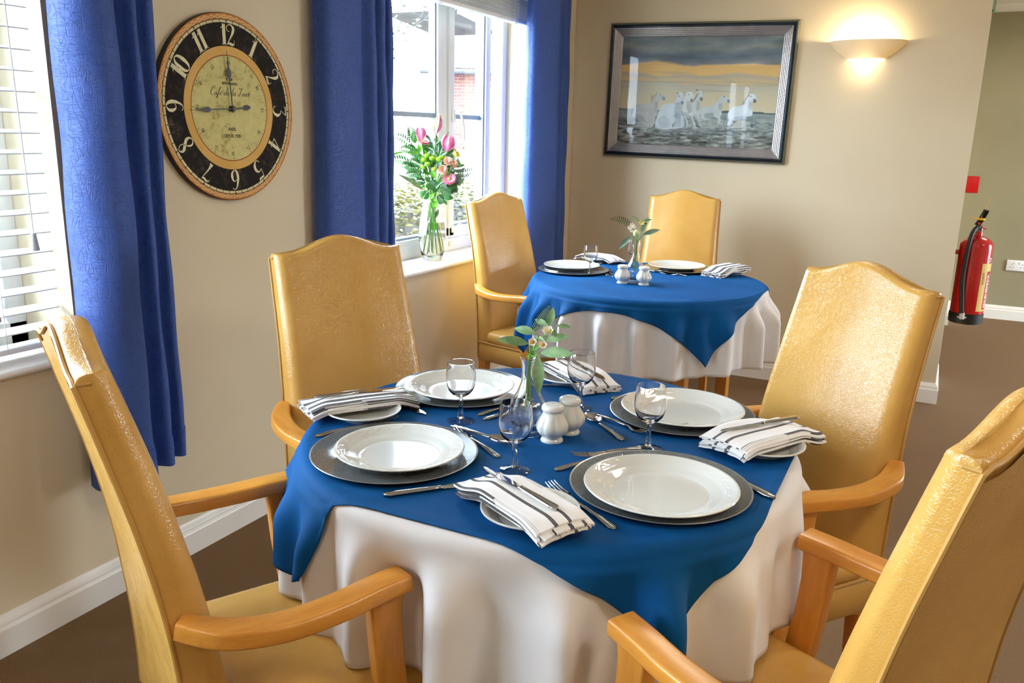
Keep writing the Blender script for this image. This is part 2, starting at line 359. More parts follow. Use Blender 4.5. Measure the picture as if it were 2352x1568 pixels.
def window(name, y0, y1, lights, bar_z):
    """white casement window in the wall_left plane; lights: list of (glass y0, glass y1, glass z0, opener?)"""
    xo, xf = -0.275, -0.205; z0, z1 = 0.766, 2.12
    w = struct(thing(name, 'x', 'x', (0, 0, 0))); del w['label']; del w['category']
    fw = 0.055
    fr = MB()
    fr.box(xo, xf, y0, y1, z0, z0+fw+0.012, 0.004); fr.box(xo, xf, y0, y1, z1-fw, z1, 0.004)
    fr.box(xo, xf, y0, y0+fw, z0, z1, 0.004); fr.box(xo, xf, y1-fw, y1, z0, z1, 0.004)
    for (a, b, c, op), (a2, b2, c2, op2) in zip(lights, lights[1:]):
        fr.box(xo, xf-0.004, b+0.045, a2-0.045, z0+fw, z1-fw, 0.004)
    fr.build('frame', M['upvc'], w)
    for i, (a, b, c, op) in enumerate(lights):
        s = MB(); e = 0.062; top = z1-fw-0.06
        xs = xf+0.012 if op else xf-0.003
        s.box(xo+0.01, xs, a-e, a-0.012, c-e, top+e, 0.006); s.box(xo+0.01, xs, b+0.012, b+e, c-e, top+e, 0.006)
        s.box(xo+0.01, xs, a-e, b+e, c-e, c-0.012, 0.006); s.box(xo+0.01, xs, a-e, b+e, top+0.012, top+e, 0.006)
        so = s.build('sash', M['upvc'], w)
        g = MB()
        g.box(xo+0.02, xs-0.012, a-0.014, a, c-0.014, top+0.014); g.box(xo+0.02, xs-0.012, b, b+0.014, c-0.014, top+0.014)
        g.box(xo+0.02, xs-0.012, a-0.014, b+0.014, c-0.014, c); g.box(xo+0.02, xs-0.012, a-0.014, b+0.014, top, top+0.014)
        g.build('glazing_spacer', M['spacer'], so)
        k = MB(); k.box(xs-0.030, xs-0.026, a-e-0.004, a-e, c-e, top+e); k.box(xs-0.030, xs-0.026, b+e, b+e+0.004, c-e, top+e); k.box(xs-0.030, xs-0.026, a-e, b+e, c-e-0.004, c-e)
        k.build('gasket', M['gasket'], so)
        MB().add([], []) if False else None
        p = MB(); p.box(xf-0.038, xf-0.034, a-0.012, b+0.012, c-0.012, top+0.012); p.build('pane', M['pane'], w)
        br = MB(); br.box(xf-0.045, xf-0.018, a-0.012, b+0.012, bar_z-0.012, bar_z+0.012, 0.003); br.build('glazing_bar', M['spacer'], w)
    return w
w1 = window('window_1', W1[0], W1[1], [(-6.48, -5.85, 0.90, True), (-5.69, -5.08, 0.90, True), (-4.92, -4.34, 0.90, True), (-4.18, -3.60, 0.90, True)], 1.455)
w2 = window('window_2', W2[0], W2[1], [(-1.98, -1.245, 0.872, False), (-1.085, -0.775, 0.905, True)], 1.455)
# handle and restrictor of the right-hand opener
hx = -0.193
mb = MB(); mb.box(hx, hx+0.012, -1.128, -1.104, 1.425, 1.49, 0.005)
mb.sweep(spline([(hx+0.012, -1.116, 1.472), (hx+0.032, -1.112, 1.474), (hx+0.04, -1.10, 1.46), (hx+0.042, -1.082, 1.42), (hx+0.042, -1.072, 1.375), (hx+0.040, -1.07, 1.335)], 5), rsec(0.014, 0.010, 0.004), up=(1, 0, 0.2))
mb.build('handle', M['upvc'], w2)
mb = MB(); mb.box(hx, hx+0.012, -1.13, -1.10, 0.862, 0.895, 0.004); mb.box(hx-0.012, hx+0.004, -1.135, -1.11, 0.79, 0.815, 0.004)
mb.tube(spline([(hx+0.01, -1.105, 0.885), (hx+0.02, -1.07, 0.905), (hx+0.03, -1.035, 0.885), (hx+0.03, -1.045, 0.84), (hx+0.01, -1.09, 0.808), (hx, -1.115, 0.803)], 6), 0.003, 6)
mb.build('restrictor_cable', M['upvc'], w2)
mb = MB(); mb.tube(spline([(hx, -1.735, 0.87), (hx+0.03, -1.69, 0.885), (hx+0.03, -1.68, 0.83), (hx, -1.73, 0.79)], 6), 0.003, 6); mb.box(hx-0.012, hx+0.006, -1.755, -1.73, 0.86, 0.885, 0.004)
mb.build('restrictor_cable', M['upvc'], w2)

# ------------------------------------------------------------------ venetian blinds
def slat_mb(y0, y1):
    mb = MB(); pr = [(-0.0245, -0.0012), (-0.012, 0.0018), (0, 0.0028), (0.012, 0.0018), (0.0245, -0.0012)]
    top = [(x, z) for x, z in pr]; bot = [(x, z-0.0026) for x, z in reversed(pr)]
    mb.loft([[(x, y, z) for x, z in top+bot] for y in (y0, y1)]); return mb
bl = thing('venetian_blind', 'white slatted venetian blind lowered over the left window, cord hanging', 'blind', (-0.062, -4.23, 0))
yl, yr = -2.345, 0.757
z = 0.845; first = None; zs = []
while z < 2.04: zs.append(z); z += 0.0512
for z in zs:
    if first is None: first = slat_mb(yl, yr).build('slat', M['slat'], bl, angle=50); first.location = (0, 0, z); first.rotation_euler = (0, radians(9), 0)
    else: share(first, bl, (0, 0, z), (0, radians(9), 0))
mb = MB(); mb.box(-0.026, 0.026, yl, yr, 0.788, 0.804, 0.004); mb.build('bottom_rail', M['slat'], bl)
mb = MB(); mb.box(-0.03, 0.036, yl-0.005, yr+0.005, 2.06, 2.115, 0.003); mb.build('headrail', M['slat'], bl)
for y in (0.60, 0.0, -0.60, -1.2, -1.8, -2.2):
    for dx in (-0.0262, 0.0262):
        mb = MB(); mb.tube([(dx, y, 0.80), (dx, y, 2.07)], 0.0011, 5); mb.build('ladder_cord', M['cord'], bl)
mb = MB(); mb.tube(spline([(0.05, 0.685, 2.07), (0.052, 0.684, 1.6), (0.053, 0.686, 1.3), (0.053, 0.688, 1.10)], 4), 0.0016, 6); cd = mb.build('pull_cord', M['cord'], bl)
mb = MB(); mb.lathe([(0.003, 0.045), (0.006, 0.044), (0.0075, 0.03), (0.0105, 0.003), (0.0105, 0.0), (0.004, 0.0)], 12, (0.053, 0.688, 1.055)); mb.build('tassel', M['greyplastic'], cd)

bl2 = thing('venetian_blind', 'white venetian blind drawn up at the top of the window with the flowers', 'blind', (-0.055, -1.325, 0))
yl, yr = -0.815, 0.815; s0 = None
for i in range(17):
    zz = 1.968+i*0.0062
    if s0 is None: s0 = slat_mb(yl, yr).build('slat', M['slat'], bl2, angle=50); s0.location = (0, 0, zz)
    else: share(s0, bl2, (0.0015*(i % 3-1), 0, zz))
mb = MB(); mb.box(-0.026, 0.026, yl, yr, 1.944, 1.963, 0.004); rl = mb.build('bottom_rail', M['slat'], bl2)
for y in (-0.7, -0.42, -0.14, 0.14, 0.42, 0.62, 0.76):
    mb = MB(); mb.box(-0.01, 0.01, y-0.012, y+0.012, 1.9425, 1.944); mb.build('cord_plug', M['greyplastic'], rl)
mb = MB(); mb.box(-0.03, 0.036, yl, yr, 2.075, 2.118, 0.003); mb.build('headrail', M['slat'], bl2)
for y in (-0.6, 0.0, 0.42, 0.6):
    mb = MB(); mb.tube([(0.027, y, 1.95), (0.029, y, 1.99), (0.027, y, 2.02), (0.029, y, 2.08)], 0.0013, 5); mb.build('ladder_cord', M['cord'], bl2)
mb = MB(); mb.tube([(0.036, 0.545, 2.08), (0.037, 0.545, 1.6), (0.036, 0.55, 1.0)], 0.0012, 5); mb.build('pull_cord', M['cord'], bl2)

# ------------------------------------------------------------------ curtains
def curtain(name, label, plan_top, plan_bot, zb, zt=2.3, side=None):
    """plan_*: control points (x, y) of the pleated cloth seen from above, same count; zb: hem height or a function of s"""
    A = spline([(x, y, 0) for x, y in plan_top], 9); B = spline([(x, y, 0) for x, y in plan_bot], 9)
    n = len(A); K = 44; rings = []
    t = thing(name, label, 'curtain', (0, 0, 0), 0, 'blue curtains')
    ctr = sum((Vector(a) for a in A), Vector())/n
    t.location = (ctr.x, ctr.y, 0)
    def pos(i, k, off):
        s = i/(n-1); u = k/K
        a = A[i].lerp(B[i], u)
        j0, j1 = max(i-1, 0), min(i+1, n-1)
        d = (A[j1]-A[j0]).lerp(B[j1]-B[j0], u).normalized(); nn = Vector((-d.y, d.x, 0))
        z0 = zb(s) if callable(zb) else zb
        w = 0.004*sin(9*u+6*s)*sin(17*u*1.3+11*s)
        p = a+nn*(off+w)
        return (p.x-ctr.x, p.y-ctr.y, zt+(z0-zt)*u)
    mb = MB(); th = 0.0032
    rows = []
    for k in range(K+1):
        fr = [pos(i, k, th/2) for i in range(n)]; bk = [pos(i, k, -th/2) for i in range(n-1, -1, -1)]
        rows.append(fr+bk)
    mb.loft(rows, True, True, True)
    mb.build('panel', M['curtain'], t, angle=70)
    # turned hem along the bottom: a folded band just proud of the cloth
    hm = MB(); rows = []
    for k in range(K-1, K+1):
        pass
    for q in (0.0, 1.0):
        uz = 1-0.035*(1-q)
        ring = []
        for off in (0.0042, -0.0042):
            idx = range(n) if off > 0 else range(n-1, -1, -1)
            for i in idx:
                a0 = Vector(pos(i, int(uz*K), off)); a1 = Vector(pos(i, K, off)); ring.append(tuple(a1 if q else Vector(pos(i, K-2, off))))
        rows.append(ring)
    hm.loft(rows, True, True, True); hm.build('hem', M['curtain'], t, angle=70)
    return t
curtain('curtain', 'long blue curtain hanging beside the slatted blind, left of the clock',
        [(0.03, -3.458), (0.075, -3.468), (0.13, -3.456), (0.168, -3.425), (0.168, -3.388), (0.14, -3.357), (0.09, -3.337), (0.10, -3.312), (0.13, -3.294), (0.115, -3.272), (0.075, -3.26), (0.085, -3.237), (0.105, -3.22), (0.085, -3.195), (0.035, -3.165)],
        [(0.03, -3.478), (0.08, -3.492), (0.14, -3.480), (0.18, -3.440), (0.178, -3.392), (0.15, -3.362), (0.095, -3.342), (0.11, -3.317), (0.145, -3.302), (0.125, -3.277), (0.08, -3.264), (0.09, -3.242), (0.115, -3.227), (0.09, -3.20), (0.04, -3.175)],
        lambda s: 0.40-0.02*(s < 0.2))
curtain('curtain', 'blue curtain in shade between the clock and the window with the flowers',
        [(0.03, -2.44), (0.075, -2.42), (0.085, -2.34), (0.08, -2.25), (0.06, -2.215), (0.09, -2.18), (0.085, -2.155), (0.06, -2.143), (0.09, -2.12), (0.085, -2.095), (0.06, -2.083), (0.085, -2.065), (0.08, -2.042), (0.04, -2.02)],
        [(0.03, -2.49), (0.08, -2.46), (0.095, -2.37), (0.09, -2.27), (0.065, -2.235), (0.10, -2.20), (0.095, -2.17), (0.065, -2.158), (0.10, -2.13), (0.095, -2.105), (0.065, -2.093), (0.095, -2.073), (0.085, -2.05), (0.04, -2.025)],
        0.385)
curtain('curtain', 'blue curtain in the corner behind the small far table, right of the window',
        [(0.03, -0.72), (0.055, -0.735), (0.09, -0.73), (0.13, -0.64), (0.14, -0.565), (0.07, -0.53), (0.09, -0.46), (0.09, -0.42), (0.06, -0.405), (0.088, -0.375), (0.088, -0.345), (0.06, -0.33), (0.085, -0.30), (0.07, -0.255), (0.035, -0.24)],
        [(0.03, -0.77), (0.06, -0.79), (0.10, -0.77), (0.145, -0.65), (0.155, -0.57), (0.075, -0.535), (0.10, -0.47), (0.10, -0.43), (0.065, -0.415), (0.098, -0.38), (0.098, -0.35), (0.065, -0.335), (0.09, -0.30), (0.075, -0.255), (0.035, -0.24)],
        0.385)

# ------------------------------------------------------------------ outside the windows
m = Mat('pale_paving', (126, 126, 118), 0.9); m.vary((104, 104, 96), (122, 122, 114), 3); m.bump(m.noise(30, 3), 0.5, 0.05); M['lawn'] = m.m
m = Mat('brick_wall', (176, 110, 88), 0.9)
bk = m.n('ShaderNodeTexBrick'); bk.inputs['Scale'].default_value = 1.0; bk.inputs['Color1'].default_value = (*lin((100, 58, 48)), 1); bk.inputs['Color2'].default_value = (*lin((116, 70, 58)), 1); bk.inputs['Mortar'].default_value = (*lin((120, 104, 94)), 1)
bk.inputs['Mortar Size'].default_value = 0.008; bk.inputs['Brick Width'].default_value = 0.225; bk.inputs['Row Height'].default_value = 0.075
m.l(m.co('Object', (1, 1, 1), (0, radians(90), radians(90))), bk.inputs['Vector']); m.base(bk.outputs[0]); M['brick'] = m.m
m = Mat('roof_tile', (66, 60, 62), 0.8); m.vary((60, 54, 56), (78, 70, 70), 2); M['tile'] = m.m
m = Mat('painted_fascia', (44, 42, 46), 0.6); M['fascia'] = m.m
m = Mat('hedge_leaf', (150, 150, 60), 0.6); m.vary((62, 70, 26), (104, 98, 46), 7); M['hedge'] = m.m
m = Mat('bark', (120, 108, 100), 0.85); m.vary((44, 42, 42), (62, 58, 58), 9); M['bark'] = m.m
m = Mat('pale_leaf', (140, 160, 120), 0.6); m.vary((44, 60, 48), (72, 86, 66), 5); M['paleleaf'] = m.m
mb = MB(); mb.add([(-80, -80, -0.3), (80, -80, -0.3), (80, 80, -0.3), (-80, 80, -0.3)], [(0, 1, 2, 3)]); o = mb.build('ground', M['lawn']); struct(o)
# neighbouring brick house with a tiled roof
hs = thing('brick_house', 'red brick house with a tiled roof seen through the window behind the flowers', 'house', (-9, 12.8, -0.3), radians(-63.5))
mb = MB(); mb.box(-6, 0, 0, 11, 0, 3.15); mb.build('wall', M['brick'], hs)
tm = MB(); nw = 60; rows = []
for k in range(15):
    for half in (0, 1):
        d = (k+half*0.995)*0.30; lift = 0.03*(1-half)
        rows.append([(0.35-d*0.80, -0.25+j*(11.5/(nw*4)), 3.08+d*0.60+lift+0.028*abs(sin(pi*j/4.0))) for j in range(nw*4+1)])
tm.loft(rows, False, False, False); tm.build('roof_tiles', M['tile'], hs, angle=25)['kind'] = 'stuff'
mb = MB(); mb.box(0.3, 0.42, -0.3, 11.3, 2.98, 3.1, 0.03); mb.build('gutter', M['fascia'], hs)
mb = MB(); mb.tube([(0.1, 0.35, 0.1), (0.1, 0.35, 2.9), (0.32, 0.35, 3.0)], 0.04, 8); mb.build('downpipe', M['fascia'], hs)
mb = MB(); mb.box(-0.03, 0.06, 4.2, 5.6, 1.0, 2.3, 0.02); wf = mb.build('window_frame', M['upvc'], hs)
mb = MB(); mb.box(0.05, 0.065, 4.3, 5.5, 1.1, 2.2); mb.build('window_pane', M['pane'], wf)
# porch gable nearer by
pg = thing('porch_roof', 'dark sloping porch roof edge at the top of the right hand pane', 'porch', (-6, 8.95, -0.3))
mb = MB(); mb.loft([[(dx, dy, dz), (dx, dy, dz+0.12), (dx-0.0, dy+1.9, dz-0.2+0.12), (dx, dy+1.9, dz-0.2)] for dx, dy, dz in ((0, -0.2, 3.78), (-1.6, -0.2, 3.78))]); mb.build('roof_slab', M['tile'], pg)
mb = MB(); mb.box(-0.05, 0.05, 1.55, 1.65, 0, 3.5, 0.01); mb.build('post', M['fascia'], pg)
mb = MB(); mb.box(-1.55, -1.45, 1.55, 1.65, 0, 3.5, 0.01); mb.build('post', M['fascia'], pg)
mb = MB(); mb.loft([[(0.04+dx, -0.25, 3.70), (0.04+dx, -0.25, 3.88), (0.04+dx, 1.75, 3.66), (0.04+dx, 1.75, 3.48)] for dx in (0, 0.03)]); mb.build('bargeboard', M['fascia'], pg)
# white garden fence
fe = thing('picket_fence', 'white garden fence standing in front of the brick house outside', 'fence', (-5.6, 7.4, -0.3))
pk = None
for i in range(22):
    if pk is None:
        mb = MB(); mb.loft([[(x, -0.045, z0), (x, 0.045, z0), (x, 0.045, 1.3), (x, 0, 1.36), (x, -0.045, 1.3)] for x, z0 in ((0, 0.05), (0.022, 0.05))]); pk = mb.build('picket', M['gloss'], fe)
    else: share(pk, fe, (0, i*0.165, 0))
for z in (0.35, 1.05):
    mb = MB(); mb.box(-0.04, 0, -0.2, 3.8, z, z+0.08); mb.build('rail', M['gloss'], fe)
# clipped hedge: a dense cluster of small leaves round twiggy core
def leaf_cloud(name, mat, parent, boxes, n, size, seed):
    rnd = random.Random(seed); vs = []; fs = []
    for i in range(n):
        x0, x1, y0, y1, z0, z1 = boxes[i % len(boxes)]
        c = Vector((rnd.uniform(x0, x1), rnd.uniform(y0, y1), rnd.uniform(z0, z1)))
        e = Matrix.Rotation(rnd.uniform(0, 6.28), 3, 'Z') @ Matrix.Rotation(rnd.uniform(-1.2, 1.2), 3, 'X')
        s = size*rnd.uniform(0.6, 1.2); o = len(vs)
        for p in ((-1, 0, 0), (0, -0.5, 0.12), (1, 0, 0), (0, 0.5, 0.12)): vs.append(c+e @ Vector(p)*s)
        fs += [(o, o+1, o+2), (o, o+2, o+3)]
    mb = MB(); mb.add(vs, fs); return mb.build(name, mat, parent, smooth=False)
hg = thing('garden_hedge', 'clipped yellow green hedge just outside the window below the flowers', 'hedge', (-2.7, -1.0, -0.3))
mb = MB(); mb.box(-0.35, 0.35, 0.1, 5.0, 0, 0.95, 0.1); mb.build('core', M['bark'], hg)
leaf_cloud('leaves', M['hedge'], hg, [(0.3, 0.46, 0, 5.1, 0.1, 1.1), (-0.45, 0.46, 0, 5.1, 0.92, 1.13), (-0.46, 0.46, -0.05, 0.2, 0.1, 1.1)], 15000, 0.035, 3)['kind'] = 'stuff'
# young tree beyond
tr = thing('garden_tree', 'pale bare branched tree outside, left of the flowers in the window', 'tree', (-7.2, 6.6, -0.3))
tb = MB(); rnd = random.Random(11); tips = []
def branch(p, d, ln, r, lev):
    pts = [p]; q = p.copy(); dd = d.copy()
    for i in range(4):
        dd = (dd+Vector((rnd.uniform(-.25, .25), rnd.uniform(-.25, .25), rnd.uniform(-.05, .2)))).normalized(); q = q+dd*ln/4; pts.append(q.copy())
    tb.tube(pts, [r*(1-0.13*i) for i in range(5)], 6 if lev < 2 else 4)
    if lev >= 4: tips.append(q); return
    for i in range(3 if lev else 6):
        a = pts[2+(i % 3)]; ang = rnd.uniform(0, 6.28); sp = rnd.uniform(0.5, 0.9)
        nd = (dd+Vector((cos(ang)*sp, sin(ang)*sp, 0.15))).normalized(); branch(a, nd, ln*rnd.uniform(0.55, 0.75), r*0.5, lev+1); tips.append(a)
branch(Vector((0, 0, 0)), Vector((0, 0, 1)), 1.8, 0.07, 0)
tb.build('branches', M['bark'], tr)
lv = MB(); vs = []; fs = []
for t_ in tips:
    for i in range(5):
        c = t_+Vector((rnd.gauss(0, .12), rnd.gauss(0, .12), rnd.gauss(0, .12))); e = Matrix.Rotation(rnd.uniform(0, 6.28), 3, 'Z') @ Matrix.Rotation(rnd.uniform(-1.2, 1.2), 3, 'X'); o = len(vs)
        for p in ((-1, 0, 0), (0, -0.5, 0.1), (1, 0, 0), (0, 0.5, 0.1)): vs.append(c+e @ Vector(p)*0.05)
        fs += [(o, o+1, o+2, o+3)]
lv.add(vs, fs); lv.build('leaves', M['paleleaf'], tr, smooth=False)['kind'] = 'stuff'
# evergreen shrub row that closes the view
for i, (x, y, r, h, lab) in enumerate(((-13, 8.8, 1.5, 2.3, 'rounded evergreen shrub far outside, left edge of the window view'), (-12.5, 3.0, 1.8, 2.6, 'broad evergreen shrub far outside, hidden mostly by the middle curtain'))):
    sh = thing('garden_shrub', lab, 'shrub', (x, y, -0.3))
    mb = MB(); mb.sphere((0, 0, h*0.45), r*0.8, r*0.8, h*0.45, 16, 10); mb.build('core', M['bark'], sh)
    rnd = random.Random(i); vs = []; fs = []
    for k in range(5000):
        a = rnd.uniform(0, 6.28); b = math.asin(rnd.uniform(-0.9, 1)); q = rnd.uniform(0.85, 1.05)
        c = Vector((r*q*cos(a)*cos(b), r*q*sin(a)*cos(b), h*0.48+h*0.5*q*sin(b))); e = Matrix.Rotation(rnd.uniform(0, 6.28), 3, 'Z') @ Matrix.Rotation(rnd.uniform(-1.2, 1.2), 3, 'X'); o = len(vs)
        for p in ((-1, 0, 0), (0, -0.5, 0.1), (1, 0, 0), (0, 0.5, 0.1)): vs.append(c+e @ Vector(p)*0.1)
        fs.append((o, o+1, o+2, o+3))
    mb = MB(); mb.add(vs, fs); mb.build('leaves', M['paleleaf'], sh, smooth=False)['kind'] = 'stuff'

# ------------------------------------------------------------------ stroke lettering (flat print)
def ribbon(mb, pts, wid, tr=lambda p: p, n=7, z=0.0, mi=0):
    P = spline([(x, y, 0) for x, y in pts], n) if len(pts) > 2 else [Vector((x, y, 0)) for x, y in pts]
    K = len(P); vs = []
    for k in range(K):
        t = (P[min(k+1, K-1)]-P[max(k-1, 0)]); t = t.normalized() if t.length > 1e-9 else Vector((1, 0, 0))
        w = lerp_tab([(i/(len(wid)-1), v) for i, v in enumerate(wid)], k/(K-1)); nn = Vector((-t.y, t.x, 0))*w/2
        for q in (P[k]+nn, P[k]-nn):
            x, y = tr((q.x, q.y)); vs.append((x, y, z))
    mb.add(vs, [(2*k, 2*k+1, 2*k+3, 2*k+2) for k in range(K-1)], mi)
DIG = {
 '1': [([(.02, 1), (.02, 0)], [.15, .15]), ([(-.17, .78), (-.06, .85), (.02, .99)], [.02, .04, .07]), ([(-.13, .015), (.17, .015)], [.03, .03])],
 '2': [([(-.03, .66), (-.16, .70), (-.2, .86), (-.08, .98), (.06, .99), (.19, .86), (.17, .66), (.02, .38), (-.2, .05)], [.02, .03, .03, .03, .05, .11, .12, .06, .02]), ([(-.2, .05), (-.05, .09), (.1, .04), (.22, .06)], [.02, .1, .12, .05]), ([(.20, .03), (.235, .28)], [.03, .012])],
 '3': [([(-.19, .96), (.2, .97)], [.07, .05]), ([(-.19, .97), (-.2, .82)], [.03, .01]), ([(.2, .97), (-.02, .6)], [.03, .02]), ([(-.02, .6), (.14, .52), (.2, .3), (.1, .06), (-.06, .0), (-.2, .1), (-.2, .18)], [.02, .06, .13, .09, .04, .03, .03])],
 '4': [([(.08, 1), (-.22, .3)], [.03, .03]), ([(-.24, .29), (.24, .29)], [.035, .035]), ([(.08, 1), (.08, 0)], [.13, .13]), ([(-.04, .012), (.2, .012)], [.025, .025])],
 '5': [([(-.12, .96), (.16, .96), (.2, 1.06)], [.08, .10, .01]), ([(-.12, .96), (-.14, .52)], [.025, .025]), ([(-.14, .52), (.04, .6), (.18, .42), (.16, .16), (.0, .0), (-.14, .06), (-.18, .16)], [.02, .05, .12, .12, .05, .03, .03])],
 '6': [([(.16, .9), (.06, .99), (-.08, .9), (-.17, .6), (-.18, .3), (-.1, .05), (.02, .0), (.15, .12), (.17, .32), (.1, .52), (-.02, .56), (-.14, .44)], [.03, .025, .05, .10, .13, .09, .03, .09, .12, .07, .025, .02])],
 '7': [([(-.2, .93), (-.05, .97), (.1, .92), (.22, .97)], [.03, .1, .1, .03]), ([(-.2, .97), (-.21, .80)], [.03, .01]), ([(.22, .97), (.02, .4), (-.05, .05)], [.02, .06, .17])],
 '8': [([(.12, .88), (0, 1.0), (-.13, .9), (-.12, .72), (.03, .53), (.16, .32), (.14, .1), (0, 0), (-.15, .1), (-.15, .3), (-.02, .5), (.12, .68), (.12, .88)], [.03, .03, .07, .12, .14, .12, .06, .03, .06, .07, .03, .03, .03])],
 '0': [([(0, 1), (-.15, .85), (-.19, .5), (-.15, .15), (0, 0), (.15, .15), (.19, .5), (.15, .85), (0, 1)], [.025, .09, .14, .09, .025, .09, .14, .09, .025])],
}
DIG['9'] = [([(-x, 1-y) for x, y in pts], w) for pts, w in DIG['6']]
SCR = {
 'C': (.62, [([(.5, .78), (.6, .95), (.48, 1.04), (.2, .85), (.03, .45), (.12, .05), (.35, -.02), (.58, .2)], [.02, .03, .03, .06, .08, .06, .03, .02]), ([(.3, .7), (.1, .9), (.2, 1.1), (.6, 1.12)], [.02, .02, .02, .02])]),
 'a': (.5, [([(.38, .36), (.2, .4), (.05, .2), (.12, .0), (.25, .05), (.38, .36)], [.03, .03, .07, .04, .02, .02]), ([(.40, .38), (.35, .1), (.42, 0), (.52, .12)], [.06, .06, .03, .02])]),
 'f': (.36, [([(.0, .05), (.2, .5), (.36, .95), (.28, 1.02), (.18, .7), (.1, 0), (.02, -.35), (-.06, -.3), (.06, 0), (.34, .14)], [.02, .02, .03, .03, .07, .07, .03, .02, .02, .02])]),
 'e': (.38, [([(.0, .1), (.25, .2), (.3, .34), (.2, .4), (.08, .2), (.15, 0), (.38, .12)], [.02, .02, .03, .04, .07, .04, .02])]),
 'd': (.52, [([(.3, .36), (.15, .4), (.02, .2), (.1, 0), (.25, .1), (.4, .6)], [.03, .03, .07, .04, .02, .02]), ([(.47, .98), (.36, .3), (.36, .03), (.52, .12)], [.06, .06, .03, .02])]),
 'l': (.3, [([(0, .1), (.25, .7), (.28, .98), (.2, .95), (.12, .4), (.13, 0), (.3, .12)], [.02, .02, .03, .04, .07, .04, .02])]),
 'T': (.7, [([(.0, .75), (.1, .98), (.45, .92), (.8, 1.08)], [.02, .05, .07, .02]), ([(.5, .93), (.38, .4), (.25, .05), (.05, .0), (.02, .18), (.12, .2)], [.07, .08, .05, .03, .03, .02])]),
 'o': (.42, [([(.2, .4), (.04, .22), (.12, 0), (.28, .1), (.3, .3), (.2, .4), (.42, .32)], [.03, .07, .03, .05, .05, .02, .02])]),
 'u': (.5, [([(0, .12), (.1, .38), (.06, .1), (.14, 0), (.34, .38)], [.02, .06, .06, .03, .02]), ([(.36, .38), (.32, .1), (.4, 0), (.5, .12)], [.06, .06, .03, .02])]),
 'r': (.34, [([(0, .12), (.12, .45), (.14, .34), (.26, .36), (.22, .08), (.34, .06)], [.02, .04, .03, .05, .05, .02])]),
 ' ': (.3, []),
}
# ------------------------------------------------------------------ wall clock
def ring_mat():
    m = Mat('clock_face_print', (200, 180, 120), 0.75); m.p.inputs['Specular IOR Level'].default_value = 0.15
    tc = m.n('ShaderNodeTexCoord'); sp = m.n('ShaderNodeSeparateXYZ'); m.l(tc.outputs['Object'], sp.inputs[0])
    r = m.math('SQRT', m.math('ADD', m.math('MULTIPLY', sp.outputs[0], sp.outputs[0]), m.math('MULTIPLY', sp.outputs[1], sp.outputs[1])))
    rn = m.math('DIVIDE', r, 0.288); a = m.math('ARCTAN2', sp.outputs[1], sp.outputs[0])
    n1 = m.noise(18, 6, None, 0.65); n2 = m.noise(70, 4); n3 = m.noise(7, 3)
    # mottled centre, dark ring, tan ring, orange border
    ctr = m.ramp(m.math('ADD', m.math('MULTIPLY', n1, 0.7), m.math('MULTIPLY', n2, 0.3)), [(0.36, (168, 152, 92)), (0.46, (206, 196, 132)), (0.7, (218, 210, 146))])
    drk = m.ramp(m.math('ADD', m.math('MULTIPLY', n1, 0.5), m.math('MULTIPLY', n2, 0.5)), [(0.5, (36, 31, 29)), (0.62, (58, 50, 45)), (0.74, (120, 104, 84))])
    tan = m.ramp(n3, [(0.4, (212, 168, 92)), (0.6, (222, 178, 106))])
    org = m.ramp(n1, [(0.35, (176, 104, 50)), (0.6, (204, 134, 66)), (0.75, (206, 146, 50))])
    sc = m.math('SINE', m.math('MULTIPLY', a, 130.0)); sc2 = m.math('SINE', m.math('ADD', m.math('MULTIPLY', rn, 210.0), m.math('MULTIPLY', m.math('SINE', m.math('MULTIPLY', a, 65.0)), 2.2)))
    lace = m.math('GREATER_THAN', m.math('MULTIPLY', sc, sc2), -0.1)
    inb = m.math('MULTIPLY', m.math('GREATER_THAN', rn, 0.938), m.math('LESS_THAN', rn, 0.978))
    org2 = m.mix(m.math('MULTIPLY', m.math('MULTIPLY', lace, inb), 0.85), org, (226, 200, 148))
    am = m.math('FRACT', m.math('MULTIPLY', m.math('ADD', a, 10*pi+pi/60*0.0), 60/(2*pi)))
    tick = m.math('GREATER_THAN', m.math('ABSOLUTE', m.math('SUBTRACT', am, 0.5)), 0.46)
    trk = m.mix(tick, (216, 206, 160), (44, 38, 36))
    def gt(v): return m.math('GREATER_THAN', rn, v)
    c = m.mix(gt(0.555), ctr, (150, 96, 58)); c = m.mix(gt(0.567), c, tan); c = m.mix(gt(0.658), c, drk)
    c = m.mix(gt(0.898), c, trk); c = m.mix(gt(0.925), c, (50, 42, 38)); c = m.mix(gt(0.932), c, org2)
    m.base(c); return m.m
M['clockface'] = ring_mat()
m = Mat('numeral_cream', (216, 206, 160), 0.5); m.base(m.ramp(m.noise(160, 3), [(0.5, (222, 214, 170)), (0.68, (206, 196, 148)), (0.74, (90, 80, 66))])); M['numeral'] = m.m
m = Mat('ink_dark', (46, 40, 34), 0.6); M['ink'] = m.m
m = Mat('ink_brown', (150, 132, 84), 0.6); M['inkbrown'] = m.m
R0 = 0.288
WALLX = Matrix(((0, 0, 1), (1, 0, 0), (0, 1, 0))).to_euler()      # local x -> +y, local y -> up, local z -> into the room
ck = thing('wall_clock', 'large round dark and cream clock with worn face on the window wall', 'clock', (0.0, -2.857, 1.434), tuple(WALLX))
mb = MB(); mb.lathe([(R0*0.97, 0.001), (R0, 0.003), (R0, 0.019), (R0-0.002, 0.021)], 128); mb.build('body', M['black'], ck)
mb = MB(); mb.lathe([(R0-0.002, 0.0), (0.0005, 0.0)], 128, (0, 0, 0.0212), cap0=False); mb.build('face', M['clockface'], ck)
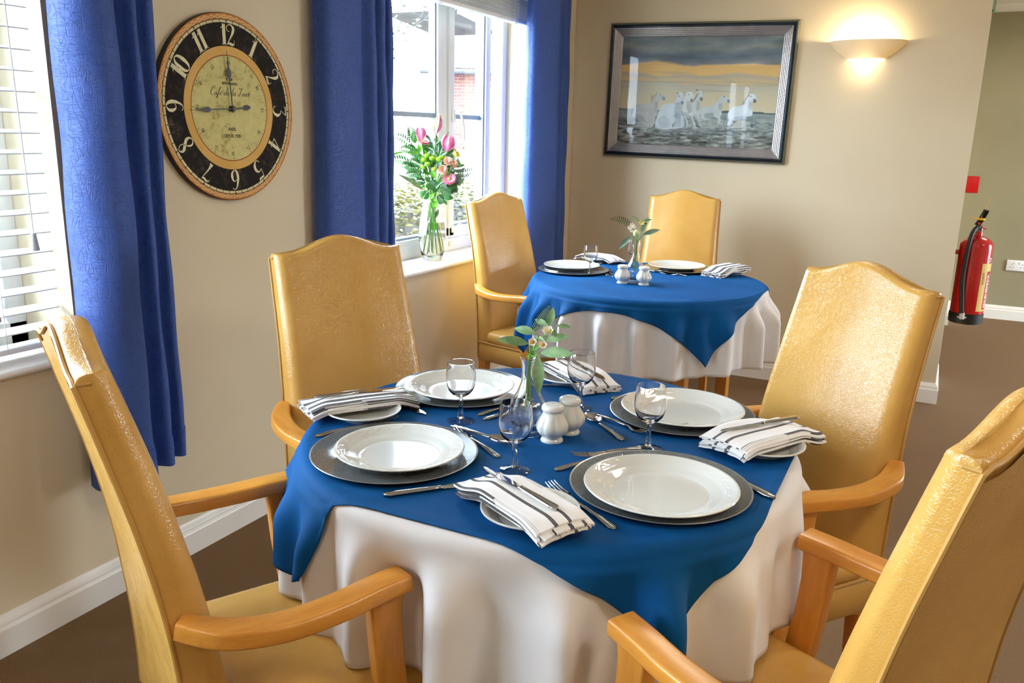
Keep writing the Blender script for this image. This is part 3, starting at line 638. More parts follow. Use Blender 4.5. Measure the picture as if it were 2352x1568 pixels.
def place_glyphs(mb, txt, h, rad, ang, z, dist=0.46, wide=1.0):
    n = len(txt)
    for i, ch in enumerate(txt):
        ox = (i-(n-1)/2)*dist
        if txt == '11': ox *= 0.85
        def tr(p, ox=ox):
            x = (p[0]*wide+ox)*h; y = (p[1]-0.5)*h+rad
            return (x*cos(ang)+y*sin(ang), -x*sin(ang)+y*cos(ang))
        for pts, w in DIG[ch]: ribbon(mb, pts, [q*1.2 for q in w], tr, 6, z)
for hnum in range(1, 13):
    mb = MB(); place_glyphs(mb, str(hnum), 0.062, 0.776*R0, radians(30*hnum), 0.0219, 0.44, 1.15); mb.build('numeral', M['numeral'], ck, smooth=False)
for k in range(1, 13):
    mb = MB(); place_glyphs(mb, str(5*k), 0.0135, 0.486*R0, radians(30*k), 0.0216, 0.5, 1.1); mb.build('minute_number', M['ink'], ck, smooth=False)
mb = MB()
for k in range(60):
    a = radians(6*k); rr = 0.0019 if k % 5 == 0 else 0.0011; c = (0.538*R0*sin(a), 0.538*R0*cos(a))
    mb.add([(c[0]+rr*cos(t*pi/4), c[1]+rr*sin(t*pi/4), 0.0216) for t in range(8)], [tuple(range(8))])
    if k % 5 == 0:
        q = lambda r_, d: (r_*R0*sin(a)+d*cos(a), r_*R0*cos(a)-d*sin(a), 0.0217)
        mb.add([q(0.925, 0.004), q(0.925, -0.004), q(0.90, 0)], [(0, 1, 2)])
mb.build('minute_marks', M['ink'], ck, smooth=False)
for txt, sz, yy in (('POUR', 0.0105, 0.0885), ('BIEN MANGER', 0.0105, 0.0765), ('PARIS', 0.0135, -0.064), ('DEPUIS 1928', 0.0135, -0.085)):
    mb = text_mesh(txt, sz*1.15); mb.xform(Matrix.Translation((0, yy, 0.0218)) @ Matrix.Diagonal((0.84, 1, 1, 1))); mb.build('printed_line', M['ink'], ck, smooth=False)
mb = MB(); ox = 0
for ch in 'Cafe de la Tour':
    adv, st = SCR[ch]
    for pts, w in st:
        ribbon(mb, [(p[0]+0.32*p[1]+ox, p[1]) for p in pts], [q*1.25 for q in w], lambda p: ((p[0]-3.25)*0.0258, p[1]*0.0245+0.040), 5, 0.0218)
    ox += adv
mb.build('script_line', M['ink'], ck, smooth=False)
mb = MB()
for sx in (-1, 1):
    for pts in ([(.0, .074), (.012, .068), (.022, .072), (.03, .066), (.042, .070)], [(.008, .076), (.016, .082), (.024, .078), (.02, .072)], [(.022, .066), (.034, .060), (.046, .064), (.05, .056)], [(.005, .066), (.014, .062), (.024, .060)]):
        ribbon(mb, [(sx*x, y+0.030) for x, y in pts], [.0006, .0018, .0022, .0014, .0006], n=5, z=0.0217)
mb.build('scroll_ornament', M['inkbrown'], ck, smooth=False)
def hand(name, ang, segs, z):
    """segs: (distance from hub, half width)"""
    mb = MB(); d = Vector((sin(ang), cos(ang), 0)); s = Vector((cos(ang), -sin(ang), 0)); rings = []
    for r_, w in segs: rings.append([tuple(d*r_+s*w+Vector((0, 0, z))), tuple(d*r_+s*w+Vector((0, 0, z+0.0012))), tuple(d*r_-s*w+Vector((0, 0, z+0.0012))), tuple(d*r_-s*w+Vector((0, 0, z)))])
    mb.loft(rings); return mb.build(name, M['black'], ck)
spade = lambda L: [(-0.012, 0.002), (L*0.52, 0.0016), (L*0.54, 0.0030), (L*0.57, 0.0075), (L*0.61, 0.0088), (L*0.66, 0.0066), (L*0.73, 0.0028), (L*0.82, 0.0012), (L, 0.0004)]
hand('minute_hand', radians(-4), spade(0.175), 0.0285); hand('second_hand', radians(267), spade(0.178), 0.0315)
hand('hour_hand', radians(85), [(-0.01, 0.002), (0.055, 0.0022), (0.058, 0.0075), (0.066, 0.0088), (0.075, 0.0062), (0.083, 0.0006)], 0.0255)
mb = MB(); mb.lathe([(0.009, 0.021), (0.009, 0.034), (0.0075, 0.036), (0.003, 0.036)], 20); hb = mb.build('hub', M['black'], ck)
mb = MB(); mb.lathe([(0.0026, 0.036), (0.0026, 0.038), (0.001, 0.0388)], 12); mb.build('pin', M['brass'], hb)

# ------------------------------------------------------------------ framed picture of white horses
fw_, fh_ = 1.068, 0.757
pf = thing('framed_picture', 'framed print of white horses galloping through water under a sunset sky', 'picture', (0.759, -0.001, 1.628), (radians(90), radians(0.95), 0))
# local: x right, y up, z out of the wall (towards -y in the room)
m = Mat('frame_silver', (206, 202, 200), 0.28, 0.95); m.vary((198, 194, 194), (220, 216, 214), 5, 3, m.co('Object', (3, 3, 3))); M['silver'] = m.m
m = Mat('frame_groove_shade', (168, 164, 164), 0.4, 0.8); M['groove'] = m.m  # ridge shading put into the colour: darker grey on the groove slopes
m = Mat('frame_blue_black', (34, 46, 58), 0.22, 0.55); m.bump(m.noise(300, 2), 0.1, 0.0005); M['frameblue'] = m.m
m = Mat('frame_pewter_edge', (112, 116, 102), 0.4, 0.6); M['pewter'] = m.m
prof = [(0, 0, 2), (0, 0.018, 2), (0.004, 0.024, 2), (0.010, 0.026, 2), (0.012, 0.029, 1), (0.020, 0.033, 1), (0.028, 0.029, 1), (0.031, 0.024, 0)]
for k in range(5):
    b = 0.031+k*0.0092; t0 = 0.0295-k*0.003; prof += [(b+0.0012, t0-0.0015, 0), (b+0.003, t0, 0), (b+0.0048, t0-0.0006, 0), (b+0.0072, t0-0.005, 3), (b+0.0092, t0-0.0062, 3)]
prof += [(0.080, 0.006, 0), (0.080, 0, 0)]
def frame_side(name, a, b, inn):
    """a, b: outer corners (x, y); inn: inward direction; mitred at 45 degrees"""
    a = Vector((*a, 0)); b = Vector((*b, 0)); inn = Vector((*inn, 0)); t = (b-a).normalized(); mb = MB(); n = len(prof)
    vs = [tuple(a+(inn+t)*d+Vector((0, 0, z))) for d, z, _ in prof]+[tuple(b+(inn-t)*d+Vector((0, 0, z))) for d, z, _ in prof]
    o = mb.add(vs, [])
    for i in range(n-1): mb.f.append((i, i+1, n+i+1, n+i)); mb.mi.append(prof[i+1][2])
    return mb.build(name, [M['silver'], M['frameblue'], M['pewter'], M['groove']], pf, angle=25)
w2_, h2_ = fw_/2, fh_/2
frame_side('frame_side', (-w2_, h2_), (w2_, h2_), (0, -1)); frame_side('frame_side', (w2_, h2_), (w2_, -h2_), (-1, 0))
frame_side('frame_side', (w2_, -h2_), (-w2_, -h2_), (0, 1)); frame_side('frame_side', (-w2_, -h2_), (-w2_, h2_), (1, 0))
PW, PH = fw_-0.158, fh_-0.158
def paint_horses(NX=520, NY=344):
    rng = np.random.default_rng(5)
    U, V = np.meshgrid((np.arange(NX)+.5)/NX, 1-(np.arange(NY)+.5)/NY)     # V=1 at the top
    def fnoise(fx, fy, seed, octs=4):
        out = np.zeros_like(U); amp = 1; tot = 0
        r = np.random.default_rng(seed)
        for o in range(octs):
            gx, gy = int(fx*2**o)+2, int(fy*2**o)+2; g = r.random((gy+1, gx+1))
            x = U*(gx-1); y = V*(gy-1); xi = x.astype(int); yi = y.astype(int); fx_ = x-xi; fy_ = y-yi
            fx_ = fx_*fx_*(3-2*fx_); fy_ = fy_*fy_*(3-2*fy_)
            out += amp*((g[yi, xi]*(1-fx_)+g[yi, xi+1]*fx_)*(1-fy_)+(g[yi+1, xi]*(1-fx_)+g[yi+1, xi+1]*fx_)*fy_); tot += amp; amp *= .5
        return out/tot
    def L(c): return np.array(c, float)
    def grad(v, stops):
        o = np.zeros(v.shape+(3,)); xs = [s[0] for s in stops]
        for k in range(3): o[..., k] = np.interp(v, xs, [s[1][k] for s in stops])
        return o
    n = fnoise(3, 8, 1); n2 = fnoise(6, 14, 2); Vd = V+(n-.5)*0.10
    img = grad(Vd, [(0.30, (196, 180, 146)), (0.40, (198, 178, 136)), (0.50, (190, 176, 142)), (0.56, (178, 168, 146)), (0.60, (206, 168, 108)), (0.635, (170, 152, 130)), (0.665, (222, 170, 92)), (0.745, (220, 166, 92)), (0.765, (112, 110, 112)), (0.82, (74, 86, 100)), (0.875, (96, 106, 112)), (0.91, (120, 122, 116)), (0.95, (92, 102, 108)), (1.0, (108, 114, 114))])
    stre = np.clip((fnoise(2, 40, 3)-.52)*5, 0, 1)[..., None]*((V > .5) & (V < .72))[..., None]; img = img*(1-.45*stre)+L((140, 130, 120))*.45*stre
    cl = np.clip((n2-.5)*3, -1, 1)[..., None]*(V > .74)[..., None]; img += cl*22
    hz = 0.325-0.012*U
    sea = grad(np.clip((hz-V)/.32, 0, 1), [(0, (122, 132, 126)), (.3, (112, 120, 116)), (.7, (98, 100, 92)), (1, (78, 78, 66))])
    wv = fnoise(14, 60, 4, 3); wv2 = fnoise(40, 130, 6, 2); amp = np.clip((hz-V)/.12, 0.15, 1)
    sea += (((wv-.5)*150+(wv2-.5)*120)*amp)[..., None]*np.array([1, 1, .96]); img = np.where((V < hz)[..., None], sea, img)
    land = (V > hz-.002) & (V < hz+.008+.012*np.clip((fnoise(20, 2, 8)-.3)*2, 0, 1)*(U > .66)) & ((U > .66) | (U < .12)); img[land] = (64, 70, 68)
    img[(V < hz+.003) & (V > hz-.004) & (U < .66)] = (96, 100, 98)
    def uv(px, py):                                    # print-sheet coordinates of a sketch grid of 2106 x 1568 squares
        v = None; t = (py-200)/1125; 
        xl = 230-65*t; xr = 1868-106*t; u = (px-xl)/(xr-xl); yt = 207-12*u; yb = 1293+64*u; return u, 1-(py-yt)/(yb-yt)
    def poly(pts, col, soft=1.0, shade=None, alpha=1.0):
        q = np.array([uv(*p) for p in pts])
        q = np.array([(a.x, a.y) for a in spline([(x, y, 0) for x, y in list(q)+[q[0]]], 4)])
        ins = np.zeros(U.shape, bool); x0, y0 = q[:-1, 0], q[:-1, 1]; x1, y1 = q[1:, 0], q[1:, 1]
        for a, b, c, d in zip(x0, y0, x1, y1):
            if b == d: continue
            ins ^= ((V < b) != (V < d)) & (U < (c-a)*(V-b)/(d-b)+a)
        k = ins.astype(float)
        k = (k+np.roll(k, 1, 0)+np.roll(k, -1, 0)+np.roll(k, 1, 1)+np.roll(k, -1, 1))/5
        sh = (nh-.5)*26
        c = L(col)[None, None, :]+sh[..., None]
        if shade: 
            cx, cy, rr, dark = shade; u0, v0 = uv(cx, cy); d = np.clip(1-np.hypot((U-u0)*1.5, V-v0)/rr, 0, 1); c = c+(d*dark)[..., None]
        img[:] = img*(1-(k*alpha)[..., None])+c*(k*alpha)[..., None]
    nh = fnoise(30, 24, 9, 3)
    A = lambda x, y: (201.6+.4*x, 627.2+.4*y)
    B = lambda x, y: (985.7+.4*x, 627.2+.4*y)
    def pg_(f, pts, col, alpha=1.0): poly([f(*q) for q in pts], col, alpha=alpha)
    def leg(f, pts, w, col):
        for (a, b), (c, d) in zip(pts, pts[1:]):
            dx, dy = c-a, d-b; l = hypot(dx, dy); nx, ny = -dy/l*w, dx/l*w
            pg_(f, [(a+nx, b+ny), (c+nx*.8, d+ny*.8), (c-nx*.8, d-ny*.8), (a-nx, b-ny)], col)
    def dot(f, x, y, r=13, col=(52, 52, 54)): pg_(f, [(x-r, y), (x, y-r), (x+r, y), (x, y+r)], col)
    # rear left horse
    pg_(A, [(330, 820), (400, 680), (470, 645), (620, 640), (760, 640), (850, 600), (930, 530), (970, 450), (1000, 390), (1040, 350), (1080, 370), (1150, 420), (1210, 480), (1215, 540), (1190, 570), (1150, 540), (1100, 545), (1060, 570), (1040, 640), (1020, 760), (1000, 900), (960, 1000), (900, 1250), (740, 1260), (600, 1150), (440, 1010), (390, 1010), (350, 1000)], (172, 170, 164))
    pg_(A, [(330, 820), (400, 680), (380, 760), (335, 940), (300, 960)], (84, 80, 74)); pg_(A, [(340, 1000), (390, 1010), (380, 1100), (340, 1110)], (112, 108, 102))
    pg_(A, [(400, 900), (600, 950), (700, 1100), (560, 1120), (420, 1000)], (138, 134, 128), .7); pg_(A, [(950, 600), (1030, 600), (1000, 850), (930, 800)], (140, 142, 138), .6)
    pg_(A, [(800, 620), (840, 560), (830, 480), (850, 400), (880, 440), (950, 400), (990, 345), (1010, 380), (960, 450), (920, 530)], (156, 138, 104), .85); dot(A, 1075, 405); pg_(A, [(1140, 470), (1210, 480), (1215, 540), (1190, 570), (1150, 540)], (124, 128, 132))
    # second horse, coming forward
    pg_(A, [(950, 1250), (1000, 1000), (1080, 800), (1200, 660), (1350, 635), (1470, 620), (1530, 500), (1560, 390), (1600, 350), (1660, 350), (1710, 400), (1715, 500), (1700, 600), (1690, 660), (1650, 660), (1640, 620), (1650, 760), (1660, 900), (1700, 980), (1710, 1250), (1400, 1300), (1150, 1330)], (192, 198, 200))
    pg_(A, [(1480, 640), (1560, 600), (1640, 640), (1650, 900), (1600, 1000), (1480, 960)], (140, 150, 156), .65); pg_(A, [(1030, 1050), (1180, 950), (1330, 1050), (1350, 1230), (1100, 1270)], (156, 166, 174), .7)
    pg_(A, [(1440, 940), (1560, 900), (1680, 930), (1640, 1040), (1500, 1040)], (134, 146, 158), .8); pg_(A, [(1480, 1050), (1640, 1050), (1640, 1240), (1480, 1240)], (150, 158, 168), .8)
    pg_(A, [(1340, 960), (1440, 1000), (1470, 1130), (1440, 1240), (1380, 1200)], (190, 198, 196)); pg_(A, [(1410, 1170), (1490, 1120), (1480, 1200), (1440, 1260), (1410, 1240)], (108, 116, 120)); pg_(A, [(1640, 960), (1710, 980), (1700, 1250), (1640, 1260)], (184, 192, 196))
    dot(A, 1592, 450, 15); dot(A, 1705, 430, 11); pg_(A, [(1640, 580), (1690, 580), (1700, 640), (1670, 665), (1640, 640)], (98, 104, 110)); pg_(A, [(1535, 400), (1530, 345), (1570, 370)], (128, 124, 112)); pg_(A, [(1680, 370), (1720, 320), (1715, 380)], (128, 124, 112))
    # the two horses close beside it
    pg_(A, [(1930, 640), (2000, 520), (2060, 420), (2050, 330), (2100, 310), (2190, 330), (2200, 400), (2190, 500), (2180, 560), (2140, 580), (2130, 560), (2130, 700), (2150, 830), (2190, 1000), (2170, 1120), (2120, 1100), (2040, 1000), (1960, 900), (1920, 760)], (190, 194, 188))
    pg_(A, [(1930, 630), (2010, 470), (2060, 390), (2060, 440), (1990, 560)], (110, 112, 104)); pg_(A, [(2050, 560), (2120, 590), (2120, 800), (2040, 820)], (148, 150, 144), .7); pg_(A, [(2120, 480), (2190, 480), (2195, 550), (2150, 580), (2120, 540)], (108, 108, 104)); dot(A, 2085, 385); dot(A, 2200, 380, 10); pg_(A, [(2010, 272), (2090, 280), (2050, 320)], (120, 112, 92)); pg_(A, [(2190, 330), (2225, 280), (2210, 340)], (150, 140, 118))
    pg_(A, [(1670, 760), (1720, 560), (1760, 420), (1800, 340), (1870, 330), (1950, 360), (1970, 440), (1950, 560), (1930, 600), (1890, 590), (1900, 700), (1950, 840), (1960, 960), (1880, 1010), (1780, 980), (1700, 900)], (202, 204, 198))
    pg_(A, [(1780, 560), (1880, 600), (1920, 830), (1840, 900), (1790, 760)], (150, 152, 150), .7); pg_(A, [(1880, 520), (1940, 520), (1945, 590), (1910, 605), (1880, 575)], (100, 102, 102)); dot(A, 1835, 400); dot(A, 1945, 395, 11); pg_(A, [(1780, 320), (1790, 270), (1860, 245), (1900, 290), (1850, 330)], (176, 164, 136), .8)
    pg_(A, [(1700, 860), (1800, 880), (1880, 1000), (1780, 1010)], (150, 150, 156), .7)
    for pts, w, c in (([(1730, 960), (1790, 1090), (1810, 1250)], 26, (178, 182, 184)), ([(1900, 960), (1960, 1100), (2010, 1260)], 26, (186, 190, 188)), ([(1980, 930), (2080, 1040), (2130, 1160), (2160, 1280)], 28, (172, 178, 174)), ([(2130, 900), (2150, 1040), (2110, 1180)], 26, (150, 156, 152))): leg(A, pts, w, c)
    dot(A, 2140, 1262, 34, (92, 98, 98)); dot(A, 2085, 1180, 32, (104, 110, 108)); pg_(A, [(1840, 960), (1900, 960), (1960, 1240), (1920, 1250)], (134, 132, 134), .7)
    # fifth horse
    pg_(B, [(200, 1000), (190, 820), (260, 730), (350, 700), (480, 710), (560, 620), (640, 520), (700, 440), (760, 430), (840, 470), (900, 530), (935, 580), (910, 620), (860, 600), (790, 590), (760, 620), (740, 720), (710, 800), (720, 920), (650, 1010), (540, 960), (400, 1050), (260, 1060)], (182, 188, 182))
    pg_(B, [(280, 1000), (300, 900), (480, 880), (560, 950), (420, 1040)], (126, 134, 132), .8); pg_(B, [(640, 640), (740, 640), (710, 790), (640, 780)], (142, 150, 150), .7)
    pg_(B, [(545, 440), (620, 410), (700, 390), (740, 360), (760, 400), (690, 450), (620, 560), (580, 600), (560, 520)], (198, 172, 122), .9); pg_(B, [(860, 530), (920, 540), (935, 590), (900, 625), (860, 600)], (112, 118, 122)); dot(B, 775, 465, 15)
    leg(B, [(520, 940), (660, 1010), (650, 1150)], 30, (180, 186, 180)); pg_(B, [(220, 1100), (400, 1060), (560, 1080), (620, 1150), (640, 1240), (240, 1250)], (132, 134, 124), .8)
    # leading horse on the right
    leg(B, [(980, 940), (950, 1080), (890, 1200)], 52, (192, 198, 204))
    pg_(B, [(860, 1000), (880, 880), (960, 760), (1060, 710), (1200, 700), (1260, 600), (1330, 480), (1390, 380), (1440, 360), (1500, 390), (1550, 450), (1565, 560), (1540, 620), (1500, 610), (1460, 580), (1455, 700), (1480, 860), (1470, 930), (1400, 1000), (1300, 1010), (1200, 1050), (1080, 1080), (1000, 1060), (920, 1060)], (210, 216, 218))
    pg_(B, [(1000, 1000), (1200, 960), (1330, 900), (1300, 1010), (1100, 1080)], (160, 168, 180), .8); pg_(B, [(1400, 580), (1455, 600), (1450, 800), (1390, 760)], (162, 168, 174), .7)
    pg_(B, [(1210, 680), (1250, 580), (1330, 470), (1390, 390), (1400, 430), (1340, 520), (1290, 640)], (134, 136, 134)); pg_(B, [(1500, 510), (1560, 540), (1570, 590), (1530, 625), (1490, 595)], (80, 84, 92)); dot(B, 1435, 455, 14); pg_(B, [(1385, 390), (1370, 340), (1420, 345), (1460, 320), (1500, 370), (1440, 380)], (170, 160, 132), .9)
    pg_(B, [(860, 960), (880, 900), (870, 1050), (830, 1200), (800, 1190)], (150, 154, 148))
    leg(B, [(1330, 1000), (1450, 985), (1515, 1010), (1510, 1120), (1480, 1200)], 24, (112, 120, 126)); leg(B, [(1250, 1030), (1320, 1130), (1335, 1160), (1265, 1260)], 26, (136, 142, 148)); pg_(B, [(1440, 1180), (1500, 1170), (1490, 1250), (1450, 1255)], (58, 60, 66))
    pg_(B, [(1000, 1180), (1150, 1070), (1260, 1100), (1240, 1260), (1000, 1260)], (194, 186, 172), .8)
    # spray along the feet
    sp = fnoise(60, 60, 12, 3); base_v = 0.19+0.03*np.sin(U*23); m_ = np.exp(-((V-base_v)/.045)**2)*((U > .12) & (U < .86))*np.clip((sp-.4)*3, 0, 1)*.6
    img[:] = img*(1-m_[..., None])+L((176, 176, 170))*m_[..., None]
    dk = np.exp(-((V-.135-.02*np.sin(U*31))/.018)**2)*((U > .2) & (U < .85))*np.clip((wv-.3)*2, 0, 1)*.6; img[:] = img*(1-dk[..., None])+L((64, 68, 66))*dk[..., None]
    sh_ = np.exp(-((V-.205)/.03)**2)*np.exp(-((U-.06)/.05)**2)*.9*(sp > .35); img[:] = img*(1-sh_[..., None])+L((52, 52, 50))*sh_[..., None]
    return np.clip(img, 0, 255), NX, NY
img, NX, NY = paint_horses()
mb = MB(); xs = np.linspace(-PW/2, PW/2, NX+1); ys = np.linspace(PH/2, -PH/2, NY+1)
X_, Y_ = np.meshgrid(xs, ys); vv = np.stack([X_.ravel(), Y_.ravel(), np.full(X_.size, 0.0075)], 1)
I_ = (np.arange(NY)[:, None]*(NX+1)+np.arange(NX)[None, :]).ravel()
ff = np.stack([I_, I_+NX+1, I_+NX+2, I_+1], 1)
me = bpy.data.meshes.new('print'); me.vertices.add(len(vv)); me.vertices.foreach_set('co', vv.ravel().astype(np.float32))
me.loops.add(ff.size); me.loops.foreach_set('vertex_index', ff.ravel().astype(np.int32)); me.polygons.add(len(ff)); me.polygons.foreach_set('loop_start', (np.arange(len(ff))*4).astype(np.int32))
me.update(calc_edges=True)
ca = me.color_attributes.new('ink', 'FLOAT_COLOR', 'POINT')
img = np.clip(255*(img/255)**0.78*1.04, 0, 255)  # tones lifted so the print itself carries the glass's pale reflection haze
pad = np.pad(img, ((0, 1), (0, 1), (0, 0)), mode='edge')/255; lc = np.where(pad <= 0.04045, pad/12.92, ((pad+0.055)/1.055)**2.4)
ca.data.foreach_set('color', np.concatenate([lc, np.ones(lc.shape[:2]+(1,))], 2).astype(np.float32).ravel())
m = Mat('printed_picture', (128, 128, 128), 0.6); at = m.n('ShaderNodeVertexColor', layer_name='ink'); m.base(at.outputs[0]); me.materials.append(m.m)
po = bpy.data.objects.new('print', me); COL.objects.link(po); po.parent = pf
mb = MB(); mb.box(-PW/2, PW/2, -PH/2, PH/2, 0.0095, 0.0115); mb.build('glass', M['pictureglass'], pf)

# ------------------------------------------------------------------ wall light
wl = thing('wall_light', 'cream half bowl wall light glowing up and down, right of the picture', 'lamp', (1.645, 0.0, 1.80))
tab = [(0.080, 0.190, 0.125), (0.070, 0.186, 0.122), (0.055, 0.172, 0.113), (0.035, 0.150, 0.099), (0.015, 0.124, 0.083), (0.0, 0.104, 0.070), (-0.008, 0.098, 0.066)]
def half(rx, ry, z, n=32): return [(rx*cos(pi+pi*i/n), ry*sin(pi+pi*i/n)-0.001, z) for i in range(n+1)]
mb = MB(); outer = [half(a, b, z) for z, a, b in reversed(tab)]; inner = [half(a-0.008, b-0.008, z) for z, a, b in tab]
mb.loft(outer+inner, False, False, False, loop=True); mb.build('bowl', M['plaster'], wl, angle=60)
mb = MB(); mb.loft([half(a, b, z) for z, a, b in ((-0.002, 0.094, 0.062), (-0.012, 0.088, 0.058), (-0.02, 0.070, 0.046), (-0.025, 0.04, 0.026), (-0.0265, 0.008, 0.006))], False, False, False); mb.build('diffuser', M['diffuser'], wl, angle=70)
mb = MB(); mb.lathe([(0.012, -0.05), (0.013, -0.02), (0.013, 0.03), (0.008, 0.045), (0.001, 0.047)], 12); mb.xform(Matrix.Translation((0, -0.055, 0.03)) @ Matrix.Rotation(radians(90), 4, 'Y')); mb.build('bulb', M['bulb'], wl)
mb = MB(); mb.box(-0.07, 0.07, -0.02, 0, 0.0, 0.06, 0.004); mb.build('back_plate', M['plaster'], wl)
pl = lamp('wall_light_glow', 'POINT', (0, -0.06, 0.062), 9, (1.0, 0.80, 0.50), size=0.025); pl.parent = wl
pl = lamp('wall_light_glow', 'POINT', (0, -0.05, -0.05), 0.35, (1.0, 0.80, 0.50), size=0.03); pl.parent = wl

# ------------------------------------------------------------------ fire extinguisher and its sign
fx = thing('fire_extinguisher', 'red foam fire extinguisher with black hose hung at the end of the white wall', 'extinguisher', (2.30, 0.42, 0.39))
rb = 0.086
mb = MB(); mb.lathe([(0.06, 0.02), (rb, 0.03), (rb, 0.43), (rb*0.97, 0.447), (rb*0.86, 0.463), (rb*0.66, 0.477), (rb*0.42, 0.486), (0.022, 0.490), (0.02, 0.515), (0.0, 0.515)], 48); mb.build('cylinder', M['red'], fx)
mb = MB(); mb.lathe([(rb-0.008, -0.004), (rb+0.002, 0.0), (rb+0.003, 0.055), (rb, 0.058)], 48, mod=lambda a, r, z: 1.0 if z > 0.01 else 1-0.015*(sin(6*a) > 0)); mb.build('base_boot', M['black'], fx)
mb = MB(); mb.lathe([(0.017, 0.51), (0.019, 0.515), (0.019, 0.545), (0.013, 0.55), (0.0, 0.551)], 20); mb.build('valve', M['steel'], fx)
mb = MB(); mb.sweep([(0.03, -0.02, 0.53), (0.0, 0.0, 0.55), (-0.004, -0.01, 0.565)], rsec(0.02, 0.006, 0.002)); mb.build('carry_handle', M['red'], fx)
mb = MB(); mb.sweep([(-0.012, 0.01, 0.548), (0.0, -0.004, 0.575), (0.016, -0.02, 0.62), (0.02, -0.024, 0.635)], rsec(0.03, 0.016, 0.006), up=(0, 1, 0)); mb.build('squeeze_lever', M['glossblack'], fx)
mb = MB(); mb.tube(spline([(0.0, -0.02, 0.537), (-0.02, -0.04, 0.53), (-0.036, -0.075, 0.49), (-0.044, -0.094, 0.40), (-0.046, -0.097, 0.25), (-0.03, -0.099, 0.10), (-0.022, -0.098, 0.045)], 8), 0.0125, 10); hz = mb.build('hose', M['black'], fx)
mb = MB(); mb.tube([(-0.024, -0.098, 0.065), (-0.022, -0.098, 0.03)], 0.0135, 12); mb.build('hose_nozzle', M['greyplastic'], hz)
mb = MB(); mb.box(-0.045, 0.0, -0.105, -0.09, 0.036, 0.044, 0.002); mb.build('hose_clip', M['greyplastic'], hz)
mb = MB(); mb.lathe([(0.021, 0.577), (0.023, 0.580), (0.023, 0.586), (0.021, 0.589)], 16, (0.0, -0.004, 0)); mb.sweep([(0.0, -0.02, 0.583), (-0.03, -0.035, 0.588), (-0.055, -0.045, 0.588)], rsec(0.016, 0.004, 0.0015)); mb.tube([(0.0, -0.02, 0.59), (0.012, -0.022, 0.64), (0.03, -0.03, 0.70)], 0.0016, 5); mb.build('tamper_tag', M['yellow'], fx)
mb = MB(); mb.box(-0.108, -0.07, -0.02, 0.02, 0.38, 0.405, 0.003); mb.build('mount_lug', M['red'], fx)
mb = MB(); mb.box(-0.110, -0.104, -0.03, 0.03, 0.36, 0.44, 0.002); mb.build('wall_bracket', M['steel'], fx)
def curved_patch(name, a0, a1, z0, z1, mat, off=0.0008, parent=fx):
    mb = MB(); n = 14; mb.loft([[((rb+off)*cos(radians(a0+(a1-a0)*i/n)), (rb+off)*sin(radians(a0+(a1-a0)*i/n)), z) for i in range(n+1)] for z in (z0, z1)], False, False, False); return mb.build(name, mat, parent)
lb = curved_patch('label', -62, 40, 0.075, 0.345, M['labelcream'])
curved_patch('label_panel', -38, 40, 0.085, 0.30, M['red'], 0.0011, lb)
def wrap(mb, a0, z0, off=0.0015):
    for i, (x, y, z) in enumerate(mb.v):
        a = radians(a0)+x/rb; mb.v[i] = ((rb+off+z)*cos(a), (rb+off+z)*sin(a), z0+y)
    return mb
t_ = text_mesh('FOAM', 0.024, 0.0); t_.xform(Matrix.Rotation(radians(90), 4, 'Z')); wrap(t_, -50, 0.262).build('lettering', M['ink'], lb, smooth=False)
rnd = random.Random(4)
for j, (aa, hgt) in enumerate(((-26, 0.015), (-10, 0.012))):
    zz = 0.095
    mb = MB()
    while zz < 0.285:
        w = rnd.uniform(0.006, 0.015); q = MB(); q.box(-hgt/2, hgt/2, 0, w, 0, 0.0002); wrap(q, aa, zz, 0.0014); mb.add(q.v, q.f); zz += w+rnd.choice((0.003, 0.004, 0.008))
    mb.build('small_print', M['labelwhite'], lb, smooth=False)
mb = MB(); mb.loft([[(a*cos(t*pi/10), a*sin(t*pi/10), 0) for t in range(20)] for a in (0.006, 0.012)], True, False, False); wrap(mb, -30, 0.365); mb.build('round_mark', M['labelwhite'], fx, smooth=False)

sg = thing('fire_sign', 'small plain red sign on the green hall wall above the extinguisher', 'sign', (2.275, 2.788, 1.06))
mb = MB(); mb.box(-0.075, 0.075, -0.004, 0, -0.065, 0.065, 0.001); mb.build('plate', M['redsign'], sg)
so = thing('wall_socket', 'white double socket on the green hall wall beside the extinguisher', 'socket', (2.705, 2.789, 0.442))
mb = MB(); mb.box(-0.074, 0.074, -0.011, 0, -0.043, 0.043, 0.004); mb.build('plate', M['upvc'], so)
for sx in (-0.037, 0.037):
    mb = MB()
    for dx, dz, w, h in ((0, 0.009, 0.004, 0.008), (-0.011, -0.013, 0.0065, 0.004), (0.011, -0.013, 0.0065, 0.004)): mb.box(sx+dx-w/2, sx+dx+w/2, -0.0125, -0.010, dz-h/2, dz+h/2)
    mb.build('pin_holes', M['gasket'], so)
    mb = MB(); mb.box(sx*0.45-0.006, sx*0.45+0.006, -0.0135, -0.010, 0.012, 0.03, 0.001); mb.build('switch', M['upvc'], so)
